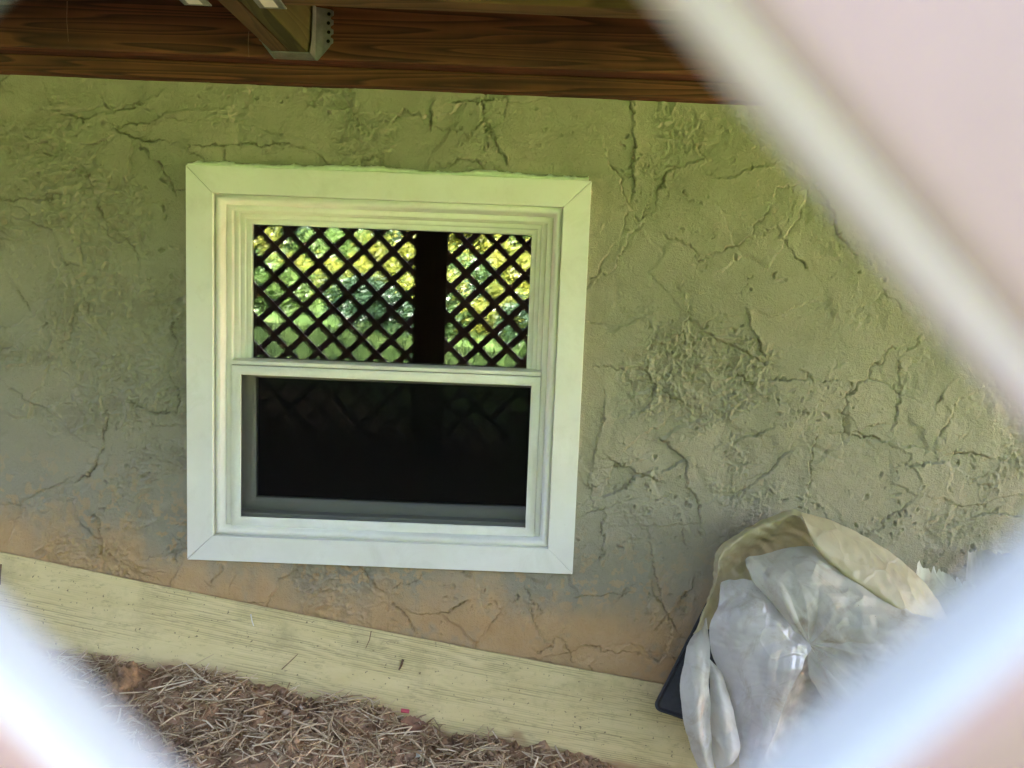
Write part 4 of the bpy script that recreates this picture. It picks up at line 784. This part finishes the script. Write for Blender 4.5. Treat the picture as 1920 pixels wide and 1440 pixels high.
for k, (x, y, s1, tn) in enumerate(tree_spots):
    z = float(gz(x, y)); t = tag(empty('garden_tree', (x, y, z)), '%s tree in the garden, crown mostly unseen and set to filter the sky light' % tone[tn], 'tree', '%s garden trees' % tone[tn])
    t.scale = (s1, s1, s1); t.rotation_euler = (0, 0, r4.rand() * 6.28)
    link('trunk', trunks[k % 2], M['bark'], t); c_ = link('crown', crown_v[k % 3, tn], None, t); c_.location = (0, 0, 4.4)
bush_spots = [(-4.6, -6.6, 1.3, 1), (-3.6, -7.4, 1.6, 1), (-2.75, -8.4, 1.5, 2), (-1.9, -7.6, 1.0, 1), (-1.2, -9.0, 1.4, 2), (-0.45, -8.2, 1.0, 3), (0.35, -9.2, 1.4, 0), (1.3, -8.2, 1.3, 2), (2.4, -7.4, 1.3, 0), (-5.8, -8.5, 1.7, 0), (3.6, -7.8, 1.5, 1), (-2.3, -5.6, 0.5, 3), (-1.0, -5.2, 0.42, 3), (-0.2, -5.6, 0.45, 2), (-3.1, -5.2, 0.55, 3), (-0.55, -6.6, 0.6, 3), (-1.6, -6.4, 0.5, 0), (-4.2, -10.6, 2.0, 1), (-2.0, -11, 2.0, 1), (0.2, -11, 1.9, 3), (2.2, -10.6, 1.9, 2), (5.2, -7.2, 1.5, 0), (0.35, -6.9, 0.55, 3), (-2.9, -12.5, 2.1, 1), (-0.9, -12.5, 2.2, 2)]
for k, (x, y, s1, tn) in enumerate(bush_spots):
    z = float(gz(x, y)); t = tag(empty('garden_shrub', (x, y, z)), '%s leafy shrub on the lawn mirrored in the upper window glass' % tone[tn], 'shrub', '%s garden shrubs' % tone[tn])
    t.scale = (s1, s1, s1 * r4.uniform(0.85, 1.25)); t.rotation_euler = (0, 0, r4.rand() * 6.28)
    c_ = link('foliage', bush_v[k % 3, tn], None, t); c_.location = (0, 0, 0.5)
for k in range(40):
    x, y = r4.uniform(-3.4, 1.0), -3.3 - 3.4 * r4.rand(); s1 = r4.uniform(0.22, 0.42); tn = (3, 0, 1, 2, 3, 1)[k % 6]
    z = float(gz(x, y)); t = tag(empty('ground_cover_plant', (x, y, z)), 'low %s plant at the edge of the lawn mirrored in the upper window glass' % tone[tn], 'plant', 'low %s plants' % tone[tn])
    t.scale = (s1, s1, s1 * 0.9); t.rotation_euler = (0, 0, r4.rand() * 6.28)
    c_ = link('foliage', bush_v[k % 3, tn], None, t); c_.location = (0, 0, 0.45)
n = 46000; gxx = r4.uniform(-7, 5, n); gyy = -2.1 - 8 * r4.rand(n) ** 1.3; hgt = r4.uniform(0.04, 0.13, n); aa = r4.rand(n) * 6.28; base_ = gz(gxx, gyy) + 0.0
dx, dy = np.cos(aa) * 0.006, np.sin(aa) * 0.006; ln = r4.normal(0, 0.03, (n, 2))
Vg = np.stack([np.stack([gxx - dx, gyy - dy, base_ - 0.03], -1), np.stack([gxx + dx, gyy + dy, base_ - 0.03], -1), np.stack([gxx + ln[:, 0], gyy + ln[:, 1], base_ + hgt], -1)], 1)
tag(link('lawn_grass', mesh_np('lawn_grass', Vg.reshape(-1, 3), np.arange(n * 3).reshape(n, 3), False, {'tint': np.repeat(r4.rand(n), 3)}), M['grass']), 'sunlit grass of the garden beyond the lattice', 'grass', kind='stuff')
